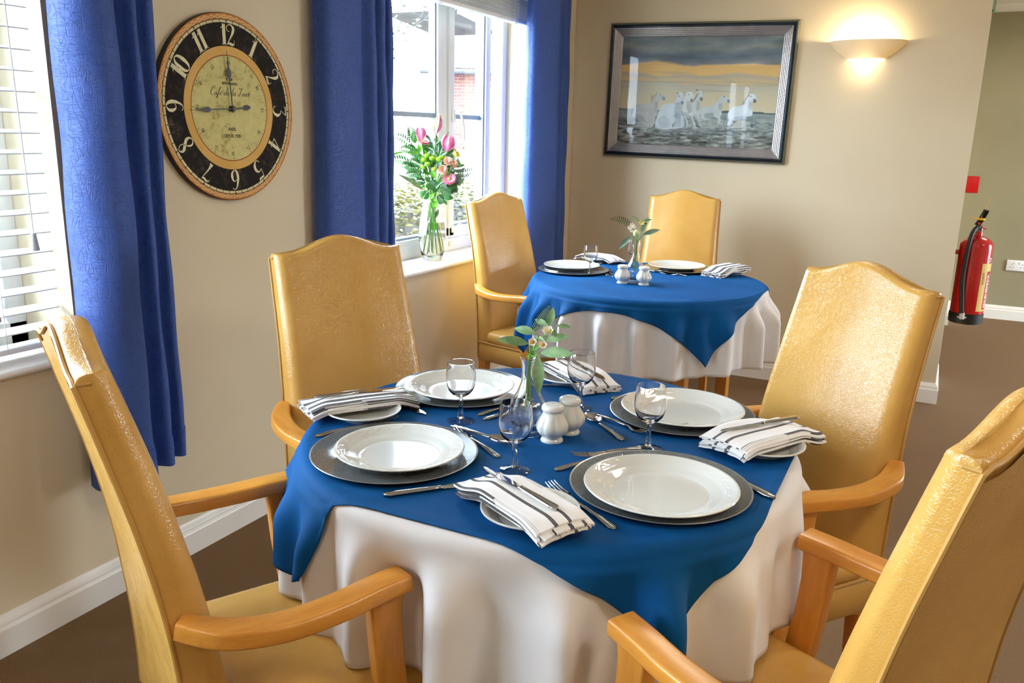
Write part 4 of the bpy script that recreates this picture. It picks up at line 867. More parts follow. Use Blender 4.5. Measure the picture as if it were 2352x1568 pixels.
# hanging glass exit sign that just shows past the wall end
m = Mat('green_glass', (190, 230, 210), 0.02); m.p.inputs['Transmission Weight'].default_value = 0.85; M['greenglass'] = m.m
m = Mat('sign_green', (30, 140, 90), 0.3); M['signgreen'] = m.m
ex = thing('exit_sign', 'clear hanging sign with green edge under the hall ceiling at the wall end', 'sign', (2.22, 0.75, 2.09))
mb = MB(); mb.box(-0.16, 0.005, -0.004, 0.004, 0.0, 0.2, 0.002); mb.build('glass_blade', M['greenglass'], ex)
mb = MB(); mb.box(-0.15, -0.004, -0.0055, -0.0045, 0.006, 0.02); mb.build('green_strip', M['signgreen'], ex)
mb = MB(); mb.box(-0.17, 0.03, -0.025, 0.025, 0.2, 0.31, 0.006); mb.build('housing', M['gloss'], ex)

# ------------------------------------------------------------------ upholstered armchairs
YF = [(0.30, -0.130), (0.46, -0.135), (0.65, -0.163), (0.73, -0.178), (0.85, -0.208), (1.046, -0.263), (1.2, -0.31)]
TH = [(0.30, 0.075), (0.46, 0.072), (0.65, 0.062), (0.85, 0.054), (1.046, 0.050), (1.2, 0.05)]
HW = [(0.30, 0.208), (0.46, 0.208), (0.65, 0.203), (0.85, 0.194), (1.046, 0.188)]
ZT, ZAP = 1.046, 1.086
def camel(x, w):
    q = abs(x)/w
    return 0.0 if q > 0.86 else 0.5*(1+cos(pi*q/0.86))
def smoothtab(tab, z):       # slightly rounded version of the table
    return (lerp_tab(tab, z-0.05)+lerp_tab(tab, z)*2+lerp_tab(tab, z+0.05))/4
def back_point(xf, front, t, inset=0.0):
    """xf -1..1 across, t 0 bottom .. 1 top"""
    zs = 0.31+(ZT-0.31)*t; w = lerp_tab(HW, zs)
    z = 0.31+(ZT+(ZAP-ZT)*camel(xf*w, w)-0.31)*t
    yf = smoothtab(YF, zs); th = lerp_tab(TH, zs)
    return (xf*w, yf-(0 if front else th), z), w, yf, th
def make_backrest():
    NXF = 24; K = 30; rings = []
    def ring(t, sy=1.0, dz=0.0, sx=1.0):
        out = []
        fx = [-1+2*i/NXF for i in range(NXF+1)]
        for xf in fx:                                   # front face, with soft rounded vertical edges
            (x, y, z), w, yf, th = back_point(xf, True, t)
            e = max(0, (abs(xf)-0.86)/0.14); dy = -0.022*(1-sqrt(max(0, 1-e*e)))
            bul = 0.010*(1-xf*xf)*sin(pi*min(1, max(0, (z-0.42)/0.62)))
            ym = yf-th/2; yy = y+dy+bul
            out.append((x*sx, ym+(yy-ym)*sy, z+dz))
        (x, y, z), w, yf, th = back_point(1, True, t); ym = yf-th/2
        for q in (0.55, 0.8, 0.95): out.append((w*sx, ym+(yf-th*q-ym)*sy, z+dz))
        for xf in reversed(fx):
            (x, y, z), w, yf, th = back_point(xf, False, t); ym = yf-th/2
            out.append((x*sx*0.996, ym+(y-ym)*sy, z+dz))
        (x, y, z), w, yf, th = back_point(-1, True, t); ym = yf-th/2
        for q in (0.95, 0.8, 0.55): out.append((-w*sx, ym+(yf-th*q-ym)*sy, z+dz))
        return out
    for k in range(K+1): rings.append(ring(k/K))
    for sy, dz, sx in ((0.97, 0.004, 0.999), (0.88, 0.009, 0.997), (0.70, 0.0125, 0.994), (0.4, 0.0145, 0.992), (0.03, 0.015, 0.99)): rings.append(ring(1.0, sy, dz, sx))
    mb = MB(); mb.loft(rings, True, True, True); return mb
def make_chair(name, label, loc, rot, group):
    t = thing(name, label, 'chair', loc, rot, group)
    make_backrest().build('backrest', M['leather'], t, angle=60)
    mb = MB(); K = 24; rows = []
    for k in range(K+1):
        row = []
        for i in range(13):
            xf = (-1+2*i/12)*0.965; (x, y, z), w, yf, th = back_point(xf, False, 0.02+0.965*k/K)
            row.append((x, y-0.0035-0.003*(1-xf*xf), z))
        rows.append(row)
    mb.loft(rows, False, False, False)
    mb.build('back_panel', M['leather'], t, angle=60)
    # piping up one rear edge, over the camel top and down the other
    pts = []
    for k in range(25): pts.append(Vector(back_point(1, False, 0.02+0.98*k/24)[0])+Vector((0.001, -0.002, 0)))
    for i in range(1, 24): pts.append(Vector(back_point(1-2*i/24, False, 1)[0])+Vector((0, -0.002, 0.004)))
    for k in range(25): pts.append(Vector(back_point(-1, False, 1-0.98*k/24)[0])+Vector((-0.001, -0.002, 0)))
    mb = MB(); mb.tube(pts, 0.0036, 7); mb.build('piping', M['piping'], t)
    for s in (-1, 1):          # short seam piping where the top strip meets the side strip
        a = []
        for q in (1.0, 0.9, 0.8, 0.7, 0.6):
            (x, y, z), w, yf, th = back_point(s, True, 1); a.append((s*(w-0.0005), yf-th*q, z+0.002))
        mb = MB(); mb.tube(a, 0.0028, 6); mb.build('piping', M['piping'], t)
    # seat cushion: crowned top, rolled front
    sw = 0.212; y0, y1 = -0.15, 0.235; rings = []
    def pl(scale, z, ins):
        out = []; hw = sw-ins; yb, yf = y0+ins*0.3, y1-ins
        r = 0.05; 
        for cx, cy, a0 in ((hw-r, yf-r, 0), (-hw+r, yf-r, 90), (-hw+0.01, yb+0.01, 180), (hw-0.01, yb+0.01, 270)):
            rr = r if a0 < 180 else 0.01
            for i in range(7):
                a = radians(a0+15*i); out.append((cx+rr*cos(a), cy+rr*sin(a), z))
        return out
    for z, ins in ((0.405, 0.006), (0.412, 0.0), (0.435, -0.003), (0.450, 0.003), (0.458, 0.012), (0.464, 0.03)): rings.append(pl(1, z, ins))
    for z, ins in ((0.469, 0.07), (0.473, 0.12), (0.475, 0.17)): rings.append(pl(1, z, ins))
    mb = MB(); mb.loft(rings, True, True, True); mb.build('seat', M['leather'], t, angle=60)
    # upholstered rail below, running round the foot of the back too
    mb = MB()
    sec = []
    hw, yf, yb, r = 0.2125, 0.238, -0.2, 0.035
    def rail(z, ins):
        out = []
        for cx, cy, a0, rr in ((hw-r, yf-r, 0, r), (-hw+r, yf-r, 90, r), (-hw+0.01, yb+0.01, 180, 0.01), (hw-0.01, yb+0.01, 270, 0.01)):
            for i in range(6):
                a = radians(a0+18*i); q = rr-ins if rr > ins else 0.001
                out.append((cx+q*cos(a), cy+q*sin(a), z))
        return out
    mb.loft([rail(0.315, 0.006), rail(0.320, 0.0), rail(0.36, -0.002), rail(0.402, -0.001), rail(0.407, 0.004)]); mb.build('seat_rail', M['leather'], t, angle=50)
    pp = [Vector(p) for p in rail(0.406, -0.002)]; pp = pp[18:]+pp[:18]; mb = MB(); mb.tube(pp, 0.0036, 7); mb.build('piping', M['piping'], t)
    for s in (-1, 1):
        path = spline([(s*0.206, -0.215, 0.670), (s*0.224, -0.19, 0.664), (s*0.247, -0.145, 0.656), (s*0.257, -0.07, 0.649), (s*0.254, 0.01, 0.650), (s*0.246, 0.08, 0.655), (s*0.240, 0.135, 0.657)], 6)
        n = len(path); scl = []
        for i in range(n):
            u = i/(n-1); scl.append((0.72+0.36*sstep(0, 0.35, u)+0.06*u, 1.0))
        mb = MB(); mb.sweep(path, rsec(0.046, 0.030, 0.006), scl=scl); mb.build('arm', M['beech'], t, angle=40)
        lp = spline([(s*0.241, 0.098, 0.648), (s*0.241, 0.097, 0.61), (s*0.238, 0.103, 0.52), (s*0.233, 0.114, 0.42), (s*0.228, 0.122, 0.28), (s*0.226, 0.126, 0.0)], 6)
        n = len(lp); scl = [(1, 1.0+0.42*max(0, 1-i/(n*0.22))**2) for i in range(n)]
        mb = MB(); mb.sweep(lp, rsec(0.032, 0.054, 0.005), up=(0, 1, 0), scl=scl); mb.build('leg', M['beech_leg'], t, angle=40)
        mb = MB(); mb.sweep([(s*0.182, -0.185, 0.33), (s*0.184, -0.19, 0.2), (s*0.186, -0.205, 0.0)], rsec(0.04, 0.044, 0.004), up=(0, 1, 0)); mb.build('leg', M['beech_leg'], t, angle=40)
    return t
GA = 'high backed tan armchairs'
def crot(facing): return radians(facing-90)
chA = make_chair('dining_armchair', 'tan leather armchair seen side on at the left front, near the slatted blind', (1.083, -3.880, 0), crot(61.8), GA)
dup(chA, 'tan leather armchair facing the camera under the clock, behind the front table', (0.892, -3.222, 0), crot(-25))
dup(chA, 'tan leather armchair on the right side of the front table, before the carpet aisle', (1.770, -3.000, 0), crot(233))
dup(chA, 'tan leather armchair seen from behind in the right foreground', (1.948, -3.668, 0), crot(154.3))
dup(chA, 'tan leather armchair beside the window curtain at the far table', (0.438, -1.355, 0), crot(-13.5))
dup(chA, 'tan leather armchair at the far table against the wall below the horse picture', (0.878, -0.695, 0), crot(276))

# ------------------------------------------------------------------ tables and their cloths
T1 = (1.385, -3.36); T2 = (0.955, -1.325); ZC = 0.75; RT = 0.505; FIL = 0.018
def make_table(name, label, c, rot):
    t = thing(name, label, 'table', (c[0], c[1], 0), rot)
    mb = MB(); mb.lathe([(RT-0.004, 0.715), (RT+0.006, 0.720), (RT+0.010, 0.732), (RT+0.004, 0.743), (RT-0.012, 0.7455)], 72); mb.build('tabletop', M['beech'], t, angle=40)
    for k in range(4):
        a = pi/4+k*pi/2; x, y = 0.41*cos(a), 0.41*sin(a)
        mb = MB(); mb.box(x-0.027, x+0.027, y-0.027, y+0.027, 0, 0.715, 0.006); mb.build('leg', M['beech_leg'], t)
    for k in range(4):
        mb = MB(); a = k*pi/2; mb.box(-0.265, 0.265, 0.278, 0.302, 0.655, 0.715, 0.003); mb.xform(Matrix.Rotation(a, 4, 'Z')); mb.build('apron', M['beech'], t)
    return t
tb1 = make_table('round_table', 'round dining table under the front blue and white cloths', T1, radians(-8))
tb2 = make_table('round_table', 'round dining table under the far blue and white cloths', T2, radians(-5))

def ripple_fn(seed, n0):
    rnd = random.Random(seed); ph = [rnd.uniform(0, 6.28) for _ in range(6)]
    def f(a, d):
        """outward displacement of the hanging cloth at angle a and drop d"""
        g = sstep(0.0, 0.11, d)
        w = cos(n0*a+ph[0]+1.3*sin(2*a+ph[3])+0.8*sin(5*a+ph[4]))
        w = (2.2*(0.5+0.5*w)**1.7-0.75)*(0.75+0.35*cos(3*a+ph[1]))+0.2*cos((n0+9)*a+ph[2])
        return g*(0.012+0.032*w)
    return f
def drape(mb, rho_max, zt, radial, r, ripple, off=0.0, hemw=0.0, na=720, nr_top=14, nr_h=26, angles=None, top_wrinkle=0.0, seed=0):
    rnd = random.Random(seed); ang = angles or [2*pi*i/na for i in range(na)]
    rings = []
    fr = [0.02]+[(i+1)/nr_top*0.97 for i in range(nr_top)]
    rows_t = [f for f in fr]
    L = FIL*pi/2
    for f in rows_t:
        ring = []
        for a in ang:
            rho = f*min(r, rho_max(a)); x, y = rho*cos(a), rho*sin(a)
            wz = top_wrinkle*(sin(21*x+8*y)*sin(17*y-5*x)) if top_wrinkle else 0
            ring.append((x, y, zt+off+wz))
        rings.append(ring)
    for k in range(nr_h+1):
        u = k/nr_h; ring = []
        for a in ang:
            rm = rho_max(a); r_in = 0.97*min(r, rm); rho = r_in+(rm-r_in)*u; s = rho-r
            if s <= 0: out, z = rho, zt
            elif s < L: q = s/FIL; out, z = r+FIL*sin(q), zt-FIL*(1-cos(q))
            else: d = s-L; out, z = r+FIL+radial(a, d)+ripple(a, d), zt-FIL-d
            hz = 0.0
            edge = rm-rho
            hem = 0.0008 if edge < hemw else 0.0
            o2 = out+(off+hem)*(0.3 if s <= 0 else min(1, max(0.3, s/L)))
            zz = z+(off+hem if s <= 0 else (off+hem)*max(0, 1-s/L))
            ring.append((o2*cos(a), o2*sin(a), zz))
        rings.append(ring)
    mb.loft(rings, True, True, False)
    return mb
def bump_at(a, a0, w):
    d = (a-a0+pi) % (2*pi)-pi; return math.exp(-(d/w)**2)
def dent(a, d):      # chair legs and arms press the front cloth in, one arm tip lifts it out
    return 0.012*sstep(0.0, 0.10, d)*bump_at(a, radians(-142), 0.20)-sstep(0.02, 0.12, d)*(0.045*bump_at(a, radians(-94.5), 0.13)+0.02*bump_at(a, radians(-5), 0.12))
def cloth_obj(name, label, cat, c, mat, fn_rho, radial, ripple, off, hemw, angles=None, part='cloth', grp=None, wr=0.0):
    t = thing(name, label, cat, (c[0], c[1], 0), 0, grp)
    mb = MB(); drape(mb, fn_rho, ZC, radial, RT, ripple, off, hemw, angles=angles, top_wrinkle=wr)
    o = mb.build(part, mat, t, angle=80)
    sm = o.modifiers.new('thickness', 'SOLIDIFY'); sm.thickness = 0.0012; sm.offset = -1
    return t
rp1 = ripple_fn(3, 19); rp2 = ripple_fn(8, 21)
flare = lambda a, d: 0.008*sstep(0, 0.3, d)
cloth_obj('white_tablecloth', 'white round cloth hanging in folds from the front table', 'tablecloth', T1, M['whitecloth'], lambda a: RT+0.285+0.008*sin(3*a), lambda a, d: flare(a, d)+dent(a, d), rp1, 0.0, 0.0)
cloth_obj('white_tablecloth', 'white round cloth hanging in folds from the far table', 'tablecloth', T2, M['whitecloth'], lambda a: RT+0.31+0.006*sin(4*a), flare, rp2, 0.0, 0.0)
def square_rho(x0, x1, y0, y1):
    def f(a):
        c, s = cos(a), sin(a); q = []
        if c > 1e-6: q.append(x1/c)
        if c < -1e-6: q.append(x0/c)
        if s > 1e-6: q.append(y1/s)
        if s < -1e-6: q.append(y0/s)
        return min(q)
    return f
def bunched(f):
    """the near left corner of the front overcloth hangs gathered towards the camera side"""
    def g(a):
        q = (2*pi-a) % (2*pi)
        return f(a)+0.13*sstep(radians(111), radians(117), q)*(1-sstep(radians(124), radians(140), q))
    return g
def sq_angles(x0, x1, y0, y1, n=720):
    A = [2*pi*i/n for i in range(n)]
    for x in (x0, x1):
        for y in (y0, y1):
            a = atan2(y, x) % (2*pi); i = min(range(n), key=lambda k: abs(A[k]-a)); A[i] = a
    return A
def corner_fold(corners):
    def f(a, d):
        o = 0
        for a0, fl in corners:
            q = (a-a0+pi) % (2*pi)-pi
            o += math.exp(-(q/0.42)**2)*sstep(0, 0.22, d)*(fl+0.016*cos(q*17))
        return o
    return f
B1 = (-0.605, 0.492, -0.492, 0.585); B2 = (-0.60, 0.515, -0.565, 0.55)
def rip_over(rp, extra):
    return lambda a, d: max(rp(a, d), -0.002)+0.0075*sstep(0, 0.015, d)+extra(a, d)
for nm, lab, c, B, rp, cor in (('blue_tablecloth', 'blue square overcloth spread cornerwise on the front table', T1, B1, rp1, ((atan2(-0.492, -0.605), 0.010), (atan2(-0.492, 0.492), -0.012), (atan2(0.585, 0.497), 0.0), (atan2(0.585, -0.575), 0.0))),
                               ('blue_tablecloth', 'blue square overcloth spread cornerwise on the far table', T2, B2, rp2, ((atan2(-0.565, -0.60), 0.02), (atan2(-0.565, 0.515), 0.01), (atan2(0.55, 0.515), 0.0), (atan2(0.55, -0.6), 0.0)))):
    cloth_obj(nm, lab, 'tablecloth', c, M['bluecloth'], bunched(square_rho(*B)) if c is T1 else square_rho(*B), (lambda a, d: flare(a, d)+dent(a, d)) if c is T1 else flare, rip_over(rp, corner_fold(cor)), 0.0030, 0.022, sq_angles(*B), wr=0.0003)
ZS = ZC+0.0030+0.0006     # top of the blue cloth, where things stand

# ------------------------------------------------------------------ plates
def plate_mesh(R, emboss):
    """rimmed plate with a raised scroll band on the rim"""
    N = 288; well = R*0.66
    prof = [(R*0.50, 0.0015), (R*0.535, 0.0), (R*0.57, 0.0006), (R*0.60, 0.0040), (R*0.70, 0.0085), (R*0.84, 0.0135), (R*0.97, 0.0185), (R*0.995, 0.0198), (R, 0.0212), (R*0.994, 0.0224), (R*0.978, 0.0226)]
    rim = [(R*(0.965-0.012*i), 0.0222-0.0007*i) for i in range(0, 17)]
    inner = [(R*0.745, 0.0098), (R*0.70, 0.0078), (R*0.655, 0.0058), (R*0.60, 0.0046), (R*0.5, 0.0042), (R*0.25, 0.0040), (0.0008, 0.0040)]
    P = prof+rim+inner; rings = []
    for r, z in P:
        ring = []
        for i in range(N):
            a = 2*pi*i/N; dz = 0
            if (r, z) in rim:
                q = (r/R-0.78)/(0.965-0.78)
                nw = 28 if emboss else 22
                if 0.36 < q < 0.92:
                    c0 = 0.64+0.2*sin(nw*a); dz = (0.0011 if emboss else 0.0006)*math.exp(-((q-c0)/0.075)**2)
                    c1 = 0.64-0.17*sin(nw*a+0.9); dz += (0.0010 if emboss else 0.0005)*math.exp(-((q-c1)/0.07)**2)*(0.5+0.5*sin(nw*a*2))
                if abs(q-0.30) < 0.05: dz += 0.0005
                if abs(q-0.96) < 0.05: dz += 0.0004
            ring.append((r*cos(a), r*sin(a), z+dz))
        rings.append(ring)
    mb = MB(); mb.loft(rings, True, True, True); return mb
def charger_mesh(R):
    mb = MB(); mb.lathe([(R*0.62, 0.0012), (R*0.64, 0), (R*0.68, 0.0003), (R*0.72, 0.003), (R*0.9, 0.0062), (R*0.985, 0.0095), (R, 0.0112), (R*0.995, 0.0122)], 96, cap1=False)
    mb.lathe([(R*0.982, 0.0117), (R*0.9, 0.0092), (R*0.74, 0.0066), (R*0.70, 0.0048), (R*0.66, 0.0038), (R*0.3, 0.0036), (0.001, 0.0036)], 96, cap0=False)
    return mb
GC = 'dark grey charger plates'; GP = 'white dinner plates'
proto_ch = None
def charger(x, y, label):
    global proto_ch
    if proto_ch is None:
        proto_ch = thing('charger_plate', label, 'charger', (x, y, ZS), 0, GC)
        charger_mesh(0.165).build('plate', M['charger'], proto_ch, angle=40)
        mb = MB(); mb.lathe([(0.1617, 0.0115), (0.1642, 0.0124), (0.1653, 0.0116), (0.1650, 0.0108)], 96, cap0=False, cap1=False); mb.build('rim', M['charger_rim'], proto_ch)
    else: dup(proto_ch, label, (x, y, ZS), random.uniform(0, 6))
proto_pl = {}
def dinner_plate(x, y, R, emboss, label, z=None, rot=0, tilt=(0, 0), group=GP, cat='plate', name='dinner_plate'):
    k = (R, emboss, name); z = ZS+0.0038 if z is None else z
    if k not in proto_pl:
        t = thing(name, label, cat, (x, y, z), (tilt[0], tilt[1], rot), group); plate_mesh(R, emboss).build('plate', M['china'], t, angle=50); proto_pl[k] = t
    else: dup(proto_pl[k], label, (x, y, z), (tilt[0], tilt[1], rot), group)
charger(1.175, -3.632, 'dark charger plate at the left front of the front table, mirroring the window')
charger(1.685, -3.527, 'grey charger plate at the right front of the front table, nearest the camera')
charger(1.074, -3.192, 'blue grey charger plate at the back left of the front table, under the embossed plate')
charger(1.606, -3.099, 'grey charger plate at the back right of the front table, beside the right hand armchair')
charger(0.584, -1.305, 'grey charger plate at the left of the far table by the window chair')
charger(0.992, -0.975, 'grey charger plate at the back of the far table before the wall chair')
dinner_plate(1.191, -3.638, 0.127, True, 'smaller embossed white plate with a bright window reflection, left front of the front table')
dinner_plate(1.695, -3.556, 0.138, False, 'large white plate on the nearest charger, right front of the front table')
dinner_plate(1.084, -3.212, 0.130, True, 'embossed white plate behind the wine glass at the back left of the front table')
dinner_plate(1.608, -3.104, 0.140, False, 'large white plate at the back right of the front table')
dinner_plate(0.556, -1.262, 0.134, False, 'white plate at the left of the far table by the window chair')
dinner_plate(0.985, -0.972, 0.138, False, 'white plate at the back of the far table before the wall chair')
GS = 'small side plates'
SP = [(1.530, -3.752, 'small white side plate under the napkin nearest the camera'), (0.985, -3.478, 'small white side plate under the napkin by the clock side armchair'),
      (1.815, -3.235, 'small white side plate under the napkin by the right hand armchair'), (1.272, -2.985, 'small white side plate under the napkin at the back of the front table'),
      (0.57, -0.955, 'small white side plate under the napkin in the corner of the far table'), (1.235, -0.955, 'small white side plate under the rolled napkin at the right of the far table')]
for x, y, lb in SP: dinner_plate(x, y, 0.084, True, lb, ZS, random.uniform(0, 6), group=GS, name='side_plate')

# ------------------------------------------------------------------ striped napkins
def napkin(name, label, corner, ang, L, W, layers, plate, lift=0.017, ruffle=0.0, th=0.0032, spread=0.004, mat='napkin'):
    """corner-free: centre, heading of the long side, folded sheets one on another lying over a side plate"""
    t = thing(name, label, 'napkin', (corner[0], corner[1], ZS), ang, 'striped napkins')
    ca, sa = cos(-ang), sin(-ang); dx, dy = plate[0]-corner[0], plate[1]-corner[1]; plx, ply = dx*ca-dy*sa, dx*sa+dy*ca
    rnd = random.Random(len(label)*7+layers)
    for k in range(layers):
        ox, oy = rnd.uniform(-spread, spread), rnd.uniform(-spread, spread)*1.3; nx, ny = 16, 26
        rot = rnd.uniform(-0.018, 0.018)
        top = []; bot = []
        for j in range(ny+1):
            for i in range(nx+1):
                x = (i/nx-0.5)*W+ox; y = (j/ny-0.5)*L+oy; x, y = x-rot*y, y+rot*x
                d = hypot(x-plx, y-ply); h = 0.0015+lift*(1-sstep(0.076, 0.145, d))
                h += ruffle*sin(9*i/nx*pi+k*1.3)*max(0, (j/ny-0.75)*4)
                edge = min(i, nx-i)/nx; roll = -0.0012*(1-min(1, edge*12))
                h += k*(th+0.0007)+0.0006*sin(3.1*x*60+k)+0.0005*sin(y*45+k*2)+roll
                top.append((x, y, h+th)); bot.append((x, y, h))
        n = len(top); fs = []; w = nx+1
        for j in range(ny):
            for i in range(nx):
                a = j*w+i; fs.append((a, a+1, a+w+1, a+w)); fs.append((n+a, n+a+w, n+a+w+1, n+a+1))
        for j in range(ny): fs += [(j*w, (j+1)*w, n+(j+1)*w, n+j*w), (j*w+nx, n+j*w+nx, n+(j+1)*w+nx, (j+1)*w+nx)]
        for i in range(nx): fs += [(i, n+i, n+i+1, i+1), (ny*w+i, ny*w+i+1, n+ny*w+i+1, n+ny*w+i)]
        mb = MB(); mb.add(top+bot, fs); o = mb.build('folded_layer', M[mat], t, angle=60)
        uvl = o.data.uv_layers.new(name='UVMap'); W2 = W
        for lp in o.data.loops:
            v = o.data.vertices[lp.vertex_index].co; shift = 0.0 if k == layers-1 else 0.17*(k % 3)
            u_ = ((v.x-ox)/W2+0.5+shift) % 1.0
            uvl.data[lp.index].uv = (min(max(u_, 0.0), 1.0), v.y)
        if k >= layers-3 and k < layers:      # loose fringe threads on the cut end
            f = MB()
            for q in range(26):
                x = (q/25-0.5)*W*0.96+ox; yy = L/2+oy; 
                d = hypot(x-plx, yy-ply); h = 0.0015+lift*(1-sstep(0.076, 0.145, d))+k*(th+0.0007)+th*0.5
                e = rnd.uniform(0.002, 0.006); f.tube([(x, yy-0.002, h), (x+rnd.uniform(-.001, .001), yy+e*0.6, h), (x+rnd.uniform(-.002, .002), yy+e, h-0.001)], 0.00035, 4)
            f.build('fringe', M['cord'], t)['kind'] = 'stuff'
    return t
def nap_top(lift, layers, th=0.0032): return ZS+0.0015+lift+layers*(th+0.0007)+0.0005
def seg(a, b): return ((a[0]+b[0])/2, (a[1]+b[1])/2), atan2(b[1]-a[1], b[0]-a[0])
# heading of the long side is local +y (fringed end)
napkin('table_napkin', 'striped napkin with fringed end nearest the camera, front of the front table', (1.511, -3.751), atan2(-0.115, 0.215)-pi/2, 0.245, 0.100, 6, SP[0], 0.018, spread=0.005)
napkin('table_napkin', 'black and white striped napkin at the left edge of the front table below the clock', (0.943, -3.440), atan2(-0.21, -0.150)-pi/2, 0.245, 0.125, 5, SP[1], 0.018, mat='napkin_close')
napkin('table_napkin', 'striped napkin at the right edge of the front table before the right hand armchair', (1.808, -3.205), atan2(0.235, 0.135)-pi/2, 0.245, 0.120, 6, SP[2], 0.018, spread=0.007, mat='napkin')
napkin('table_napkin', 'striped napkin lying behind the far wine glass at the back of the front table', (1.285, -2.965), atan2(-0.16, 0.21)-pi/2, 0.245, 0.115, 4, SP[3], 0.018)
napkin('table_napkin', 'striped napkin in the corner of the far table behind its wine glass', (0.57, -0.935), atan2(-0.11, 0.30)-pi/2, 0.24, 0.115, 4, SP[4], 0.018)
napkin('table_napkin', 'thick folded striped napkin with loose fringe at the right of the far table', (1.225, -0.985), atan2(-0.28, -0.10)-pi/2, 0.24, 0.115, 6, SP[5], 0.018, spread=0.008, mat='napkin_close')

# ------------------------------------------------------------------ cutlery (built along +x, handle end at x=0)
def strip(mb, segs, n=10):
    """segs: (x, half width, z centre, half thickness, y offset)"""
    rings = []
    for s_ in segs:
        x, w, z, h = s_[:4]; yo = s_[4] if len(s_) > 4 else 0
        rings.append([(x, yo+w*cos(2*pi*i/n), z+h*sin(2*pi*i/n)) for i in range(n)])
    mb.loft(rings); return mb
def handle_segs(L, w_end=0.0095, w_neck=0.0032, z0=0.0022, z1=0.004):
    out = []
    for i in range(13):
        u = i/12; x = L*u
        w = w_neck+(w_end-w_neck)*(1-u)**1.3
        if u < 0.08: w *= sqrt(max(0.12, 1-((0.08-u)/0.08)**2))
        out.append((x, w, z0+(z1-z0)*u+0.004*sin(pi*u)*0.5, 0.0014+0.0008*u))
    return out
def grooves(parent, L):
    mb = MB()
    for dy in (-0.0028, 0, 0.0028):
        mb.tube([(0.006, dy*1.6, 0.0042), (L*0.35, dy*1.0, 0.0062), (L*0.75, dy*0.5, 0.0066)], 0.0005, 5)
    mb.build('handle_ridges', M['steel'], parent)
def make_fork(label, cat, S):
    t = thing('dinner_fork' if S > 0.9 else 'dessert_fork', label, 'fork'); L = 0.118*S
    mb = MB(); strip(mb, handle_segs(L)); h = mb.build('handle', M['steel'], t, angle=50); grooves(h, L)
    mb = MB()
    strip(mb, [(L-0.002, 0.0034, 0.0041, 0.0019), (L+0.012*S, 0.0040, 0.0040, 0.0017), (L+0.022*S, 0.0085, 0.0018+0.0012, 0.0012), (L+0.030*S, 0.0115, 0.0022, 0.0010), (L+0.040*S, 0.0120, 0.0024, 0.0009)])
    hd = mb.build('head', M['steel'], t, angle=50)
    for k in range(4):
        y = (-1.5+k)*0.0066
        mb = MB(); strip(mb, [(L+0.036*S, 0.0021, 0.0024, 0.0009, y), (L+0.055*S, 0.0017, 0.0036, 0.0009, y), (L+0.072*S, 0.0014, 0.0066, 0.0009, y*0.98), (L+0.082*S, 0.0006, 0.0092, 0.0006, y*0.97)], 6); mb.build('tine', M['steel'], hd)
    return t
def make_spoon(label, S):
    t = thing('dessert_spoon', label, 'spoon'); L = 0.115*S
    mb = MB(); strip(mb, handle_segs(L)); h = mb.build('handle', M['steel'], t, angle=50); grooves(h, L)
    mb = MB(); n = 14; out = []; inn = []
    for i in range(n+1):
        u = i/n; x = L-0.004+u*0.062*S; w = 0.0200*S*sqrt(max(0.012, 1-(2*u-1)**2))*(0.80+0.32*u if u < 0.6 else 1.0-0.05*(u-.6)); z = 0.0042+0.0008*u
        dep = 0.0062*sin(pi*min(1, max(0, u)))**0.8
        out.append([(x, w*cos(a), z-0.0012-dep*max(0, 1-(cos(a))**2)*1.0) for a in [pi*k/10 for k in range(11)]])
        inn.append([(x, w*0.96*cos(a), z-dep*0.93*max(0, 1-(cos(a))**2)) for a in [pi*k/10 for k in range(11)]])
    rings = [o_+list(reversed(i_)) for o_, i_ in zip(out, inn)]; mb.loft(rings); mb.xform(Matrix.Translation((0, 0, 0.0046))); mb.build('bowl', M['steel'], t, angle=60)
    return t
def make_knife(label, S, name='dinner_knife'):
    t = thing(name, label, 'knife'); L = 0.098*S
    mb = MB(); segs = []
    for i in range(13):
        u = i/12; w = 0.0088-0.0026*u; w *= sqrt(max(0.1, 1-((0.07-u)/0.07)**2)) if u < 0.07 else 1
        segs.append((L*u, w, 0.0052, 0.0040-0.0008*u))
    segs += [(L+0.004, 0.0052, 0.0050, 0.0034), (L+0.007, 0.0064, 0.0050, 0.0036), (L+0.010, 0.0054, 0.0046, 0.003)]
    strip(mb, segs, 12); mb.build('handle', M['steel'], t, angle=50)
    mb = MB(); rings = []
    for i in range(17):
        u = i/16; x = L+0.008+u*0.118*S
        up = 0.0055+0.0035*sstep(0, .25, u)-0.006*sstep(0.75, 1.0, u); dn = -0.0055-0.0035*sstep(0.05, .3, u)+0.001*u+0.0015*sstep(0.9, 1, u)
        if u > .97: up = 0.0012; dn = -0.003
        z = 0.0036-0.0014*u; rings.append([(x, dn, z), (x, (up+dn)/2, z+0.0010), (x, up, z+0.0012), (x, up, z-0.0006), (x, (up+dn)/2, z-0.0008)])
    mb.loft(rings); mb.build('blade', M['steel'], t, angle=40)
    return t
CUT = {}
